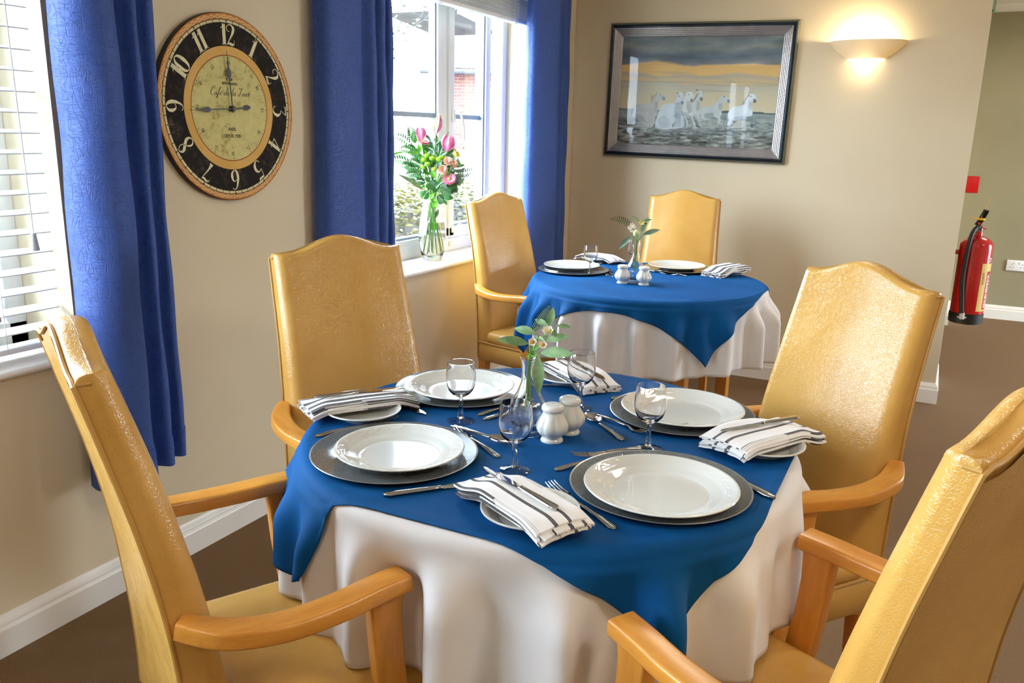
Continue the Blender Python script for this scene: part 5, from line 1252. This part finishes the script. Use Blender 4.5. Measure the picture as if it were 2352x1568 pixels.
def lay(kind, a, b, label, z=None, flip=False, pitch=0.0, roll=0.0):
    """a: handle end, b: direction point; lies on the cloth (or at z)"""
    ang = atan2(b[1]-a[1], b[0]-a[0]); z = ZS if z is None else z
    mk = {'knife': lambda: make_knife('x', 1.0), 'side_knife': lambda: make_knife('x', 0.94, 'butter_knife'), 'fork': lambda: make_fork('x', 'fork', 1.0), 'dfork': lambda: make_fork('x', 'fork', 0.88), 'spoon': lambda: make_spoon('x', 0.98)}
    grp = {'knife': 'dinner knives', 'side_knife': 'butter knives on the napkins', 'fork': 'dinner forks', 'dfork': 'dessert forks', 'spoon': 'dessert spoons'}[kind]
    rot = (roll, -pitch, ang); loc = (a[0], a[1], z)
    if kind not in CUT:
        t = mk[kind](); CUT[kind] = t; t['label'] = label; t['group'] = grp; t.location = loc; t.rotation_euler = rot
    else: dup(CUT[kind], label, loc, rot, grp)
lay('knife', (1.269, -3.804), (1.412, -3.646), 'dinner knife in front of the left front plate, handle toward the camera')
lay('fork', (0.974, -3.632), (1.058, -3.437), 'dinner fork passing under the left front charger, tines beside the left napkin')
lay('dfork', (1.362, -3.542), (1.180, -3.430), 'dessert fork to the right of the left front plate, tines toward the window')
lay('spoon', (1.190, -3.440), (1.349, -3.473), 'dessert spoon right of the left front plate, bowl beside the front wine glass', ZS+0.003)
lay('knife', (1.880, -3.474), (1.735, -3.372), 'dinner knife right of the nearest plate, only its handle clear of the charger')
lay('fork', (1.671, -3.722), (1.484, -3.600), 'dinner fork between the nearest side plate and the nearest charger')
lay('dfork', (1.606, -3.338), (1.462, -3.490), 'dessert fork behind the nearest plate, curved tines pointing left')
lay('spoon', (1.484, -3.548), (1.588, -3.372), 'dessert spoon behind the nearest plate, bowl by the right wine glass', ZS+0.001)
lay('knife', (1.425, -3.078), (1.60, -2.93), 'dinner knife at the back right, handle tip showing beyond its charger')
lay('fork', (1.80, -3.285), (1.672, -3.203), 'dinner fork mostly under the right hand napkin, tip showing left of it')
lay('spoon', (1.545, -3.327), (1.381, -3.187), 'dessert spoon left of the back right plate, bowl toward the shakers')
lay('dfork', (1.425, -3.200), (1.586, -3.272), 'dessert fork left of the back right plate, tines under the right wine glass', ZS+0.002)
lay('knife', (0.890, -3.312), (1.109, -3.402), 'dinner knife running under the napkin below the clock')
lay('fork', (1.170, -3.09), (1.264, -3.044), 'dinner fork at the back of the front table, tines beside the rear side plate')
lay('dfork', (1.200, -3.342), (1.285, -3.122), 'dessert fork behind the flower vase on the front table')
lay('spoon', (1.225, -3.362), (1.31, -3.18), 'dessert spoon behind the flower vase beside the dessert fork')
lay('side_knife', (1.594, -3.786), (1.405, -3.688), 'butter knife on the napkin nearest the camera', nap_top(0.016, 6))
lay('side_knife', (0.882, -3.523), (1.009, -3.352), 'butter knife on the striped napkin below the clock', nap_top(0.016, 5))
lay('side_knife', (1.866, -3.112), (1.732, -3.285), 'butter knife on the napkin by the right hand armchair', nap_top(0.016, 6))
lay('side_knife', (1.222, -2.90), (1.39, -3.03), 'butter knife on the napkin at the back of the front table', nap_top(0.016, 4))
lay('knife', (0.440, -1.361), (0.617, -1.408), 'dinner knife at the left of the far table, in front of the window chair')
lay('dfork', (0.765, -1.335), (0.66, -1.17), 'dessert fork right of the left plate on the far table')
lay('spoon', (0.80, -1.350), (0.70, -1.185), 'dessert spoon left of the shakers on the far table')
lay('fork', (0.52, -1.09), (0.69, -0.96), 'dinner fork beside the corner napkin on the far table')
lay('dfork', (0.875, -1.10), (1.045, -1.165), 'dessert fork in front of the back plate on the far table')
lay('spoon', (1.085, -1.150), (0.91, -1.075), 'dessert spoon right of the shakers on the far table')
lay('fork', (1.165, -0.80), (1.115, -0.985), 'dinner fork beside the thick folded napkin on the far table')

# ------------------------------------------------------------------ glassware
def wine_glass(label, loc, rot=0.0):
    t = thing('wine_glass', label, 'glass', (loc[0], loc[1], ZS), rot, 'short stemmed wine glasses')
    out = [(0.0045, 0.056), (0.010, 0.0585), (0.019, 0.064), (0.027, 0.073), (0.0315, 0.085), (0.0330, 0.098), (0.0325, 0.112), (0.0308, 0.126), (0.0293, 0.1355), (0.0288, 0.1372)]
    inn = [(0.0278, 0.1372), (0.0282, 0.1352), (0.0296, 0.126), (0.0313, 0.112), (0.0318, 0.098), (0.0302, 0.0855), (0.0255, 0.0745), (0.017, 0.0665), (0.008, 0.0635), (0.0005, 0.063)]
    mb = MB(); mb.lathe(out+inn, 56); mb.build('bowl', M['glass'], t, angle=60)
    mb = MB(); mb.lathe([(0.0078, 0.0085), (0.0062, 0.014), (0.0052, 0.03), (0.0048, 0.046), (0.0052, 0.0555)], 8); mb.build('stem', M['glass'], t, angle=20)
    mb = MB(); mb.lathe([(0.026, 0.0), (0.0295, 0.0006), (0.0300, 0.0016), (0.0285, 0.0026), (0.020, 0.0042), (0.012, 0.0062), (0.0080, 0.0084)], 56); mb.build('foot', M['glass'], t, angle=60)
    return t
g1 = wine_glass('wine glass standing at the front of the front table, before the flower vase', (1.416, -3.583))
for lb, loc in (('wine glass between the two right hand plates on the front table', (1.604, -3.345)), ('wine glass before the embossed plate at the back left of the front table', (1.186, -3.392)),
                ('wine glass before the striped napkin at the back of the front table', (1.382, -3.172)), ('wine glass at the left plate of the far table', (0.690, -1.364)), ('wine glass half hidden behind the vase on the far table', (0.785, -1.03))):
    dup(g1, lb, (loc[0], loc[1], ZS), random.uniform(0, 6))
def bud_vase(label, loc):
    t = thing('bud_vase', label, 'vase', (loc[0], loc[1], ZS), 0, 'clear glass bud vases')
    out = [(0.028, 0.0), (0.031, 0.0012), (0.0315, 0.004), (0.030, 0.008), (0.033, 0.016), (0.041, 0.034), (0.0435, 0.046), (0.0415, 0.060), (0.034, 0.076), (0.0235, 0.095), (0.0165, 0.115), (0.0140, 0.135), (0.0142, 0.152), (0.0165, 0.163), (0.0182, 0.167)]
    inn = [(0.0170, 0.1673), (0.0148, 0.162), (0.0122, 0.152), (0.0120, 0.135), (0.0145, 0.115), (0.0212, 0.095), (0.0315, 0.076), (0.0390, 0.060), (0.0408, 0.046), (0.0385, 0.035), (0.030, 0.018), (0.020, 0.0145), (0.0005, 0.0140)]
    mb = MB(); mb.lathe(out+inn, 64, mod=lambda a, r, z: 1+0.02*cos(10*a)*sstep(0.02, 0.05, z)*(1-sstep(0.07, 0.1, z))); mb.build('body', M['glass'], t, angle=60)
    return t
V1 = (1.347, -3.385); V2 = (0.927, -1.43)
bud_vase('glass bud vase with a leafy sprig in the middle of the front table', V1); bud_vase('glass bud vase with a fern sprig in the middle of the far table', V2)
def shaker(label, loc, rot, holes):
    t = thing('salt_shaker' if holes == 5 else 'pepper_shaker', label, 'shaker', (loc[0], loc[1], ZS), rot, 'white china shakers')
    lob = lambda a, r, z: 1+0.085*(abs(cos(4*a))**0.6-0.6)*sstep(0.008, 0.022, z)*(1-sstep(0.052, 0.066, z))+0.02*(abs(cos(12*a))-.5)*(z < 0.006)
    mb = MB(); mb.lathe([(0.020, 0.0), (0.0235, 0.0008), (0.0240, 0.003), (0.0225, 0.0065), (0.0195, 0.0095), (0.0215, 0.0125), (0.0280, 0.018), (0.0325, 0.025), (0.0338, 0.032), (0.0325, 0.039), (0.0285, 0.047), (0.0242, 0.054), (0.0215, 0.060), (0.0205, 0.065), (0.0212, 0.068)], 64, mod=lob, cap1=True); mb.build('body', M['china'], t, angle=50)
    mb = MB(); mb.lathe([(0.0208, 0.066), (0.0232, 0.0685), (0.0240, 0.0715), (0.0236, 0.0755), (0.0215, 0.0790), (0.0165, 0.0812), (0.0140, 0.0808), (0.006, 0.0818), (0.0006, 0.0820)], 48); tp = mb.build('cap', M['china'], t, angle=60)
    mb = MB()
    for k in range(holes):
        a = 2*pi*k/max(1, holes); r = 0.0055 if holes > 1 else 0; mb.lathe([(0.0011, 0.0), (0.0011, 0.0008)], 8, (r*cos(a), r*sin(a), 0.0813))
    mb.build('pour_holes', M['gasket'], tp)
shaker('white china shaker standing in front on the front table, nearer the camera', (1.412, -3.400), 0.2, 1)
shaker('white china shaker with several holes, behind the other on the front table', (1.424, -3.337), 0.5, 5)
shaker('white china shaker left of the vase on the far table', (0.890, -1.487), 0.1, 1)
shaker('white china shaker right of the vase on the far table', (0.983, -1.476), 0.6, 5)

# ------------------------------------------------------------------ flowers and leaves
CR = Vector((0.895, 0.446, 0)); CT = Vector((0.446, -0.895, 0)); UP = Vector((0, 0, 1))
def leaf_mb(mb, base, tip, w, face=CT, curl=0.15, n=8, shape=0.45):
    """one leaf blade with a folded midrib, bending from base to tip"""
    base, tip = Vector(base), Vector(tip); ax = tip-base; L = ax.length; a = ax.normalized()
    side = a.cross(Vector(face)).normalized(); nr = side.cross(a).normalized(); vs = []; fs = []
    for i in range(n+1):
        u = i/n; ww = w/2*(sin(pi*min(1, u/(2*shape))) if u < shape else cos(pi/2*((u-shape)/(1-shape)))**0.8) if 0 < u < 1 else 0.0004
        c = base+ax*u+nr*(curl*L*sin(pi*u)*0.6)
        for k, q in ((-1, 1), (-0.5, .45), (0, 0), (0.5, .45), (1, 1)):
            vs.append(c+side*(ww*k)+nr*(ww*0.28*q+0.0006*sin(u*26)*abs(k)))
    for i in range(n):
        for k in range(4): fs.append((5*i+k, 5*i+k+1, 5*i+k+6, 5*i+k+5))
    mb.add(vs, fs); return mb
def leaf(parent, base, tip, w, mat, face=CT, curl=0.15, name='leaf', shape=0.45):
    return leaf_mb(MB(), base, tip, w, face, curl, 8, shape).build(name, mat, parent, angle=80)
def stem(parent, pts, r, mat='stem', name='stem'):
    mb = MB(); mb.tube(spline(pts, 5), r, 7); return mb.build(name, M[mat], parent)
def fern(parent, base, tip, n, lw, mat, face=CT, bend=0.1, name='frond', ratio=0.20):
    base, tip = Vector(base), Vector(tip); ax = tip-base; side = ax.cross(Vector(face)).normalized(); nr = side.cross(ax).normalized(); mb = MB()
    pts = [base+ax*u+side*(bend*ax.length*sin(pi*u)) for u in [i/8 for i in range(9)]]; mb.tube(pts, [0.0011*(1-0.09*i) for i in range(9)], 5)
    for i in range(1, n):
        u = i/n; c = base+ax*u+side*(bend*ax.length*sin(pi*u)); l = lw*(sin(pi*(0.15+0.8*u)))
        for s in (-1, 1): leaf_mb(mb, c, c+side*(s*l)+ax.normalized()*l*0.45+nr*0.1*l, l*ratio+0.0008, face, 0.05, 3)
    return mb.build(name, mat, parent, angle=80)
def petals(name, parent, c, axis, n, L, w, mat, lift=0.2, layers=1, cup=0.0):
    axis = Vector(axis).normalized(); p = axis.orthogonal().normalized(); q = axis.cross(p); mb = MB()
    for l in range(layers):
        for i in range(n):
            a = 2*pi*(i+0.5*l)/n; d = p*cos(a)+q*sin(a); b = Vector(c)+d*L*0.12
            leaf_mb(mb, b+axis*0.001*l, b+d*L*(1-0.15*l)*(1-cup)+axis*L*(lift+0.25*l+cup), w, axis, -0.08, 5, 0.6)
    return mb.build(name, mat, parent, angle=80)

# --- sprigs in the small vases
def sprig_pt(V, sc, ox, oy, z0):
    def f(x, y, d=0.0): return Vector((V[0], V[1], z0))+CR*((x-ox)*sc)+UP*((oy-y)*sc)+CT*d
    return f
zm = ZS+0.167
q = sprig_pt(V1, 0.000248, 330, 510, zm)
sp = thing('leafy_sprig', 'sage green leafy sprig with white flowers in the vase on the front table', 'foliage', (0, 0, 0))
def in_vase(V, k): return [Vector((V[0]+0.006*cos(k*2.1), V[1]+0.006*sin(k*2.1), ZS+0.05)), Vector((V[0]+0.003*cos(k*2.1), V[1]+0.003*sin(k*2.1), ZS+0.13))]
for k, (x, y, d) in enumerate(((330, 385, 0.0), (400, 300, 0.01), (500, 240, -0.005), (420, 440, 0.012), (400, 455, 0.02), (370, 400, -0.01))):
    stem(sp, in_vase(V1, k)+[q(335+4*k-8, 500, 0.002), q((330+x)/2+8, (510+y)/2, d/2), q(x, y, d)], 0.0016)
FT = (CT+UP*0.6).normalized()
for b, t_, w, cu in (((322, 385, 0), (50, 335, 0.02), 86, .14), ((388, 300, 0), (198, 272, -0.02), 78, .16), ((482, 236, -.01), (372, 200, -.03), 58, .1), ((490, 238, 0), (522, 72, -.01), 66, .1),
                     ((548, 222, 0), (672, 232, 0), 40, .1), ((458, 345, .01), (658, 290, .02), 74, .14), ((412, 448, .01), (700, 418, .05), 100, .12), ((402, 452, .02), (412, 782, .045), 100, .10), ((505, 236, .01), (545, 300, .02), 44, .1), ((380, 315, 0), (455, 330, .03), 30, .1)):
    leaf(sp, q(*b), q(*t_), w*0.000248, M['leaf_sage'], FT, cu)
for k, (x, y) in enumerate(((290, 425), (320, 440), (350, 420), (400, 400), (300, 490), (370, 470), (340, 360), (415, 380), (360, 440), (385, 420), (330, 465), (405, 425))):
    leaf(sp, q(355, 470-k*4, .008), q(x, y, .012), 14*0.000248, M['leaf_bright'] if k % 3 else M['leaf_sage'], FT, .1, 'leaflet')
fern(sp, q(345, 300, -0.02), q(495, 75, -0.03), 16, 0.013, M['leaf_grey'], CT, 0.06)
for x, y in ((350, 340), (437, 360)):
    c = q(x, y, 0.03); petals('flower', sp, c, CT+UP*0.5, 5, 0.0095, 0.0105, M['whitepetal'], 0.2, 1, 0.15)
    mb = MB(); mb.sphere(c+(CT+UP*0.5)*0.0012, 0.0042, n=10, k=6); mb.build('flower_centre', M['ochre'], sp); stem(sp, [c, q((x+360)/2, (y+460)/2, .02), q(350, 480, .005)], 0.0009)
c = q(480, 275, 0.01); petals('flower', sp, c, CT+UP*1.2, 7, 0.013, 0.008, M['whitepetal'], 0.5, 2, 0.1); petals('flower_centre', sp, c+UP*0.003, CT+UP*1.2, 6, 0.007, 0.004, M['yellowpetal'], 0.7)
stem(sp, [c, q(440, 380, 0), q(350, 480, 0)], 0.001)

q = sprig_pt(V2, 0.000683, 1205, 425, zm)
sp = thing('fern_sprig', 'fern frond and grey green leaves in the vase on the far table', 'foliage', (0, 0, 0))
for k, (x, y) in enumerate(((1170, 330), (1195, 355), (1225, 300), (1240, 365), (1180, 370), (1245, 320))):
    stem(sp, in_vase(V2, k)+[q(1203+k, 420, 0.002), q((1205+x)/2, (425+y)/2, 0), q(x, y, 0)], 0.0016)
fern(sp, q(1185, 320, 0), q(1016, 268, 0.01), 13, 0.017, M['leaf_dark'], CT, 0.12); fern(sp, q(1238, 330, -.01), q(1280, 235, -.02), 10, 0.012, M['leaf_grey'], CT, 0.05)
for b, t_, w in (((1172, 368), (1092, 458), 34), ((1238, 366), (1348, 330), 34), ((1222, 292), (1158, 246), 20), ((1226, 290), (1292, 264), 22), ((1236, 320), (1262, 282), 26), ((1230, 345), (1255, 300), 24)):
    leaf(sp, q(*b), q(*t_), w*0.000683, M['leaf_grey'] if w > 24 else M['leaf_sage'], FT, .12)
for x, y, r in ((1150, 318, .010), (1165, 300, .010), (1178, 312, .009), (1160, 335, .009)):
    petals('flower', sp, q(x, y, .02), CT+UP*0.5, 5, r, r*0.9, M['whitepetal'], 0.2)
mb = MB(); mb.sphere(q(1195, 352, .02), 0.014, 0.014, 0.016, 12, 8); mb.build('bud', M['budgreen'], sp)
petals('flower', sp, q(1225, 292, 0.01), CT+UP, 5, 0.014, 0.007, M['yellowpetal'], 0.6)

# --- tall vase and bouquet on the window board
VB = (-0.105, -1.453, 0.7665)
t = thing('flower_vase', 'tall clear barrel shaped glass vase with water on the window board', 'vase', VB)
out = [(0.030, 0.0), (0.043, 0.001), (0.046, 0.005), (0.052, 0.02), (0.062, 0.055), (0.0675, 0.095), (0.067, 0.135), (0.062, 0.18), (0.054, 0.225), (0.047, 0.262), (0.0435, 0.283), (0.0430, 0.288)]
inn = [(r-0.0032, z) for r, z in reversed(out[3:])]+[(0.040, 0.017), (0.020, 0.0145), (0.0005, 0.014)]
mb = MB(); mb.lathe(out+inn, 64); mb.build('body', M['glass'], t, angle=60)
wa = [(0.0005, 0.0143), (0.020, 0.0148), (0.0398, 0.0172)]+[(r-0.0033, z) for r, z in out[3:8]]+[(0.0575, 0.185), (0.0005, 0.185)]
mb = MB(); mb.lathe(wa, 64, cap0=True, cap1=True); mb.build('water', M['water'], t, angle=60)
KB = 0.00048
def b(x, y, d=0.0):
    r = (x-460)*KB; xo = max(r*0.895, -0.06); yo = (r-0.895*xo)/0.446
    return Vector((VB[0]+xo+d*0.8, VB[1]+yo-d*0.6, VB[2]+(1480-y)*KB))
FB = (CT+UP*0.3).normalized()
foot = [b(370+21*k, 1415-12*(k % 3), 0.012*((k*7) % 5-2)) for k in range(10)]
def fstem(parent, k, head, r=0.0022, mid=None):
    neck = b(455+4*(k % 5)-8, 905, 0.006*((k*3) % 5-2)); pts = [foot[k % 10], foot[k % 10].lerp(neck, 0.5), neck]
    if mid: pts.append(mid)
    pts.append(head); return stem(parent, pts, r)
def lily(label, k, base, tip, w, open_=False):
    t = thing('lily_bud', label, 'flower', (0, 0, 0)); fstem(t, k, base, 0.003)
    ax = tip-base; a = ax.normalized(); p = a.orthogonal().normalized(); qv = a.cross(p); L = ax.length
    for i in range(6):
        d = p*cos(i*pi/3)+qv*sin(i*pi/3); mb = MB(); tipo = tip+d*(w*(0.55 if open_ else 0.08))
        leaf_mb(mb, base+d*w*0.18, tipo, w*0.62, d, -0.0, 8, 0.5)
        n = len(mb.v)
        for j in range(n):
            v = Vector(mb.v[j]); u = max(0, min(1, (v-base).dot(a)/L)); mb.v[j] = tuple(v+d*(w*0.32*sin(pi*min(1, u*1.05))))
        mb.build('petal', M['magenta'] if i % 2 or open_ else M['budgreen'], t, angle=80)
    return t
lily('tallest lily bud, pink and green, at the top of the bouquet', 0, b(490, 230, .01), b(520, 38, .015), 0.036)
lily('opening pink lily bud at the upper left of the bouquet', 1, b(350, 300, .0), b(342, 160, .0), 0.034, True)
lily('striped pink lily bud at the upper right of the bouquet', 2, b(575, 395, .03), b(610, 240, .035), 0.042, True)
def gerbera(label, k, c, axis, r):
    t = thing('gerbera', label, 'flower', (0, 0, 0)); fstem(t, k, c-Vector(axis).normalized()*0.004)
    petals('petals', t, c, axis, 22, r, r*0.26, M['pink'], 0.12, 2)
    mb = MB(); mb.sphere(c+Vector(axis).normalized()*0.004, r*0.22, n=12, k=6); mb.build('flower_centre', M['yellowpetal'], t)
gerbera('pink gerbera facing out at the lower right of the bouquet', 3, b(580, 662, .06), CT+UP*0.9, 0.034)
gerbera('pink gerbera seen edge on below the left lily bud', 4, b(365, 318, .0), UP+CT*0.25+CR*0.3, 0.031)
def carnation(label, k, c, r):
    t = thing('carnation', label, 'flower', (0, 0, 0)); fstem(t, k, c)
    rnd = random.Random(k)
    for lay_ in range(3): petals('petals', t, c+CT*0.003*lay_, CT+UP*0.5+CR*rnd.uniform(-.3, .3), 9-lay_*2, r*(1-0.2*lay_), r*0.75, M['peach'], 0.25+0.35*lay_, 2)
carnation('peach carnation in the middle of the bouquet', 5, b(520, 575, .06), 0.024)
carnation('peach carnation up and right of the middle carnation', 6, b(580, 492, .045), 0.022)
carnation('peach carnation at the right edge of the bouquet', 7, b(652, 522, .03), 0.020)
t = thing('chrysanthemum_spray', 'spray of lime green button chrysanthemums left of the carnations', 'flower', (0, 0, 0))
hub = b(430, 640, .03); fstem(t, 8, hub, 0.0026)
for x, y, d in ((385, 442, .03), (420, 465, .05), (480, 470, .055), (350, 482, .04), (372, 520, .055), (336, 552, .045), (430, 568, .065), (525, 456, .03)):
    c = b(x, y, d); stem(t, [hub, hub.lerp(c, .6)+UP*0.004, c], 0.0012)
    mb = MB(); rnd = random.Random(x)
    mb.sphere(c, 0.0135, 0.0135, 0.0095, 14, 8)
    for i in range(40):
        a = rnd.uniform(0, 6.28); e = rnd.uniform(-0.2, 1.5); dv = Vector((cos(a)*cos(e), sin(a)*cos(e), sin(e)))
        mb.sphere(c+Vector((dv.x*0.0128, dv.y*0.0128, dv.z*0.009)), 0.0022, n=5, k=4)
    mb.build('flower_head', M['lime'], t)
t = thing('lisianthus', 'pale yellow lisianthus with small buds at the upper right of the bouquet', 'flower', (0, 0, 0))
fstem(t, 9, b(655, 470, .02)); petals('flower', t, b(668, 445, .02), CR+UP*1.2+CT*.4, 6, 0.022, 0.018, M['yellowpetal'], 0.7, 2, 0.2)
for x, y, x2, y2 in ((648, 370, 656, 325), (735, 362, 765, 352), (655, 430, 668, 392)):
    stem(t, [b(650, 480, .02), b((650+x)/2+6, (480+y)/2, .02), b(x, y, .02)], 0.0009, name='bud_stem'); mb = MB(); mb.tube([b(x, y, .02), b((x+x2)/2, (y+y2)/2, .02), b(x2, y2, .02)], [0.003, 0.007, 0.0008], 8); mb.build('bud', M['budgreen'], t)
def leafy(label, k, items, mat, name='foliage_stem', top=None, r=0.0017):
    t = thing(name, label, 'foliage', (0, 0, 0)); 
    if top is not None: fstem(t, k, top, r)
    for bx, by, tx, ty, w, d0, d1, m_ in items: leaf(t, b(bx, by, d0), b(tx, ty, d1), w*KB, M[m_ or mat], FB, 0.14)
    return t
leafy('bright green broad leaves at the upper left of the bouquet', 1, [(300, 330, 272, 212, 62, 0, 0, None), (335, 410, 318, 330, 46, .01, .01, None), (345, 440, 330, 520, 40, .02, .02, None), (300, 372, 232, 335, 30, 0, 0, 'leaf_dark')], 'leaf_bright', top=b(330, 420, 0))
leafy('long arching strap leaf reaching out to the left of the bouquet', 2, [(345, 432, 215, 408, 30, .01, -.01, None), (225, 410, 88, 455, 24, -.01, -.02, None)], 'leaf_bright', 'strap_leaf', b(350, 440, 0))
leafy('long grey green leaf pointing down and out on the left of the bouquet', 3, [(360, 775, 155, 608, 44, .02, .0, 'leaf_sage'), (300, 690, 240, 655, 24, .01, .0, 'leaf_dark')], 'leaf_sage', 'strap_leaf', b(365, 780, .02))
leafy('mixed dark leaves in the heart of the bouquet', 4, [(400, 700, 350, 640, 46, .05, .05, None), (430, 760, 500, 690, 50, .05, .06, None), (560, 600, 610, 520, 56, .05, .05, None), (590, 650, 650, 590, 40, .04, .04, None), (520, 750, 610, 700, 44, .05, .06, None), (450, 660, 420, 580, 46, .05, .04, 'leaf_bright'), (400, 620, 340, 560, 40, .03, .03, None), (540, 830, 635, 850, 64, .04, .05, 'leaf_dark'), (540, 850, 570, 915, 36, .04, .05, None), (470, 720, 540, 640, 50, .06, .06, None), (420, 700, 380, 790, 44, .05, .05, None), (500, 690, 560, 760, 40, .06, .07, 'leaf_grey'), (440, 800, 400, 860, 40, .05, .05, 'leaf_bright')], 'leaf_dark', top=b(480, 700, .03))
leafy('lime green leaves at the mouth of the tall vase', 5, [(445, 900, 425, 815, 52, .04, .05, None), (455, 960, 470, 870, 54, .045, .05, None), (470, 1050, 500, 960, 36, .03, .03, 'leaf_dark'), (430, 960, 420, 890, 30, .04, .04, None)], 'leaf_bright', top=b(460, 860, .02))
leafy('round bright leaf under the water line in the tall vase', 6, [(455, 1080, 448, 1185, 78, .03, .035, None)], 'leaf_bright', 'leaf_stem', b(456, 1075, .02))
leafy('silvery narrow leaves at the top of the bouquet', 7, [(470, 420, 440, 320, 18, .03, .03, None), (490, 420, 500, 330, 20, .03, .03, None), (510, 430, 540, 350, 18, .03, .03, None), (480, 400, 400, 360, 16, .03, .02, None), (520, 440, 580, 400, 20, .03, .04, None), (460, 300, 380, 220, 34, -.01, -.02, None), (490, 380, 470, 290, 16, .02, .02, None), (480, 330, 520, 290, 14, .02, .02, None), (560, 320, 625, 205, 20, .01, .0, None), (495, 330, 500, 240, 44, .005, .005, 'leaf_dark')], 'leaf_grey', top=b(490, 430, .02))
leafy('big leaf tucked at the right edge of the bouquet', 8, [(680, 470, 735, 530, 34, .01, .02, None), (690, 450, 720, 520, 20, .02, .02, 'leaf_sage')], 'leaf_bright', top=b(670, 520, .01))
def ferns(label, k, items, mat):
    t = thing('fern_frond', label, 'foliage', (0, 0, 0)); fstem(t, k, b(items[0][0], items[0][1], .01), 0.0013)
    for x, y, x2, y2, d in items: fern(t, b(x, y, d), b(x2, y2, d), 11, 0.026, M[mat], FB, 0.1, ratio=0.34)
ferns('feathery fronds fanning out on the left of the bouquet', 2, [(310, 560, 95, 490, 0.0), (300, 400, 120, 255, -.01), (320, 460, 165, 380, 0), (270, 330, 250, 145, -.01), (310, 600, 170, 540, .01)], 'leaf_dark')
ferns('feathery fronds fanning out on the right of the bouquet', 5, [(640, 610, 868, 560, .02), (650, 640, 765, 640, .03), (640, 560, 790, 530, .01), (600, 760, 680, 730, .04), (640, 680, 730, 660, .03)], 'leaf_grey')
ferns('short ferny greenery hanging low at the front of the bouquet', 6, [(520, 700, 640, 770, .06), (480, 740, 600, 790, .07), (430, 760, 370, 700, .06), (470, 790, 420, 720, .06), (560, 720, 670, 740, .05)], 'leaf_dark')

rnd = random.Random(21)
t = thing('foliage_stem', 'dense small dark leaves filling out the middle of the bouquet', 'foliage', (0, 0, 0)); fstem(t, 0, b(470, 690, .03), 0.0017)
for i in range(120):
    a = rnd.uniform(0, 6.28); rr = rnd.uniform(0.25, 1.0); x, y = 480+rr*140*cos(a), 620+rr*190*sin(a); dx, dy = cos(a)*55+rnd.uniform(-30, 30), sin(a)*45-22
    d = 0.06*(1-rr*rr)*rnd.uniform(0.2, 1.0)-0.01
    leaf(t, b(x, y, d), b(x+dx, y+dy, d+rnd.uniform(0, .015)), rnd.uniform(24, 40)*KB, M[('leaf_dark', 'leaf_dark', 'leaf_bright', 'leaf_grey')[i % 4]], FB, 0.12)
ferns('feathery green fronds behind the flowers in the bouquet', 8, [(420, 520, 300, 470, -.02), (400, 640, 250, 620, -.01), (380, 700, 290, 690, .02), (560, 520, 700, 420, -.01), (540, 640, 700, 600, .0), (500, 420, 560, 300, -.02), (430, 420, 390, 300, -.02), (460, 560, 420, 430, -.01), (560, 700, 660, 640, .02)], 'leaf_dark')

ferns('dark ferny fronds spreading to both sides of the bouquet', 1, [(360, 600, 200, 560, .01), (380, 560, 230, 500, .0), (350, 640, 200, 640, .02), (560, 640, 720, 700, .02), (570, 690, 660, 800, .04), (400, 780, 350, 860, .03), (480, 820, 560, 880, .04), (360, 470, 250, 400, -.01), (600, 460, 690, 360, .0), (440, 440, 420, 280, -.02), (520, 400, 600, 290, -.01)], 'leaf_dark')
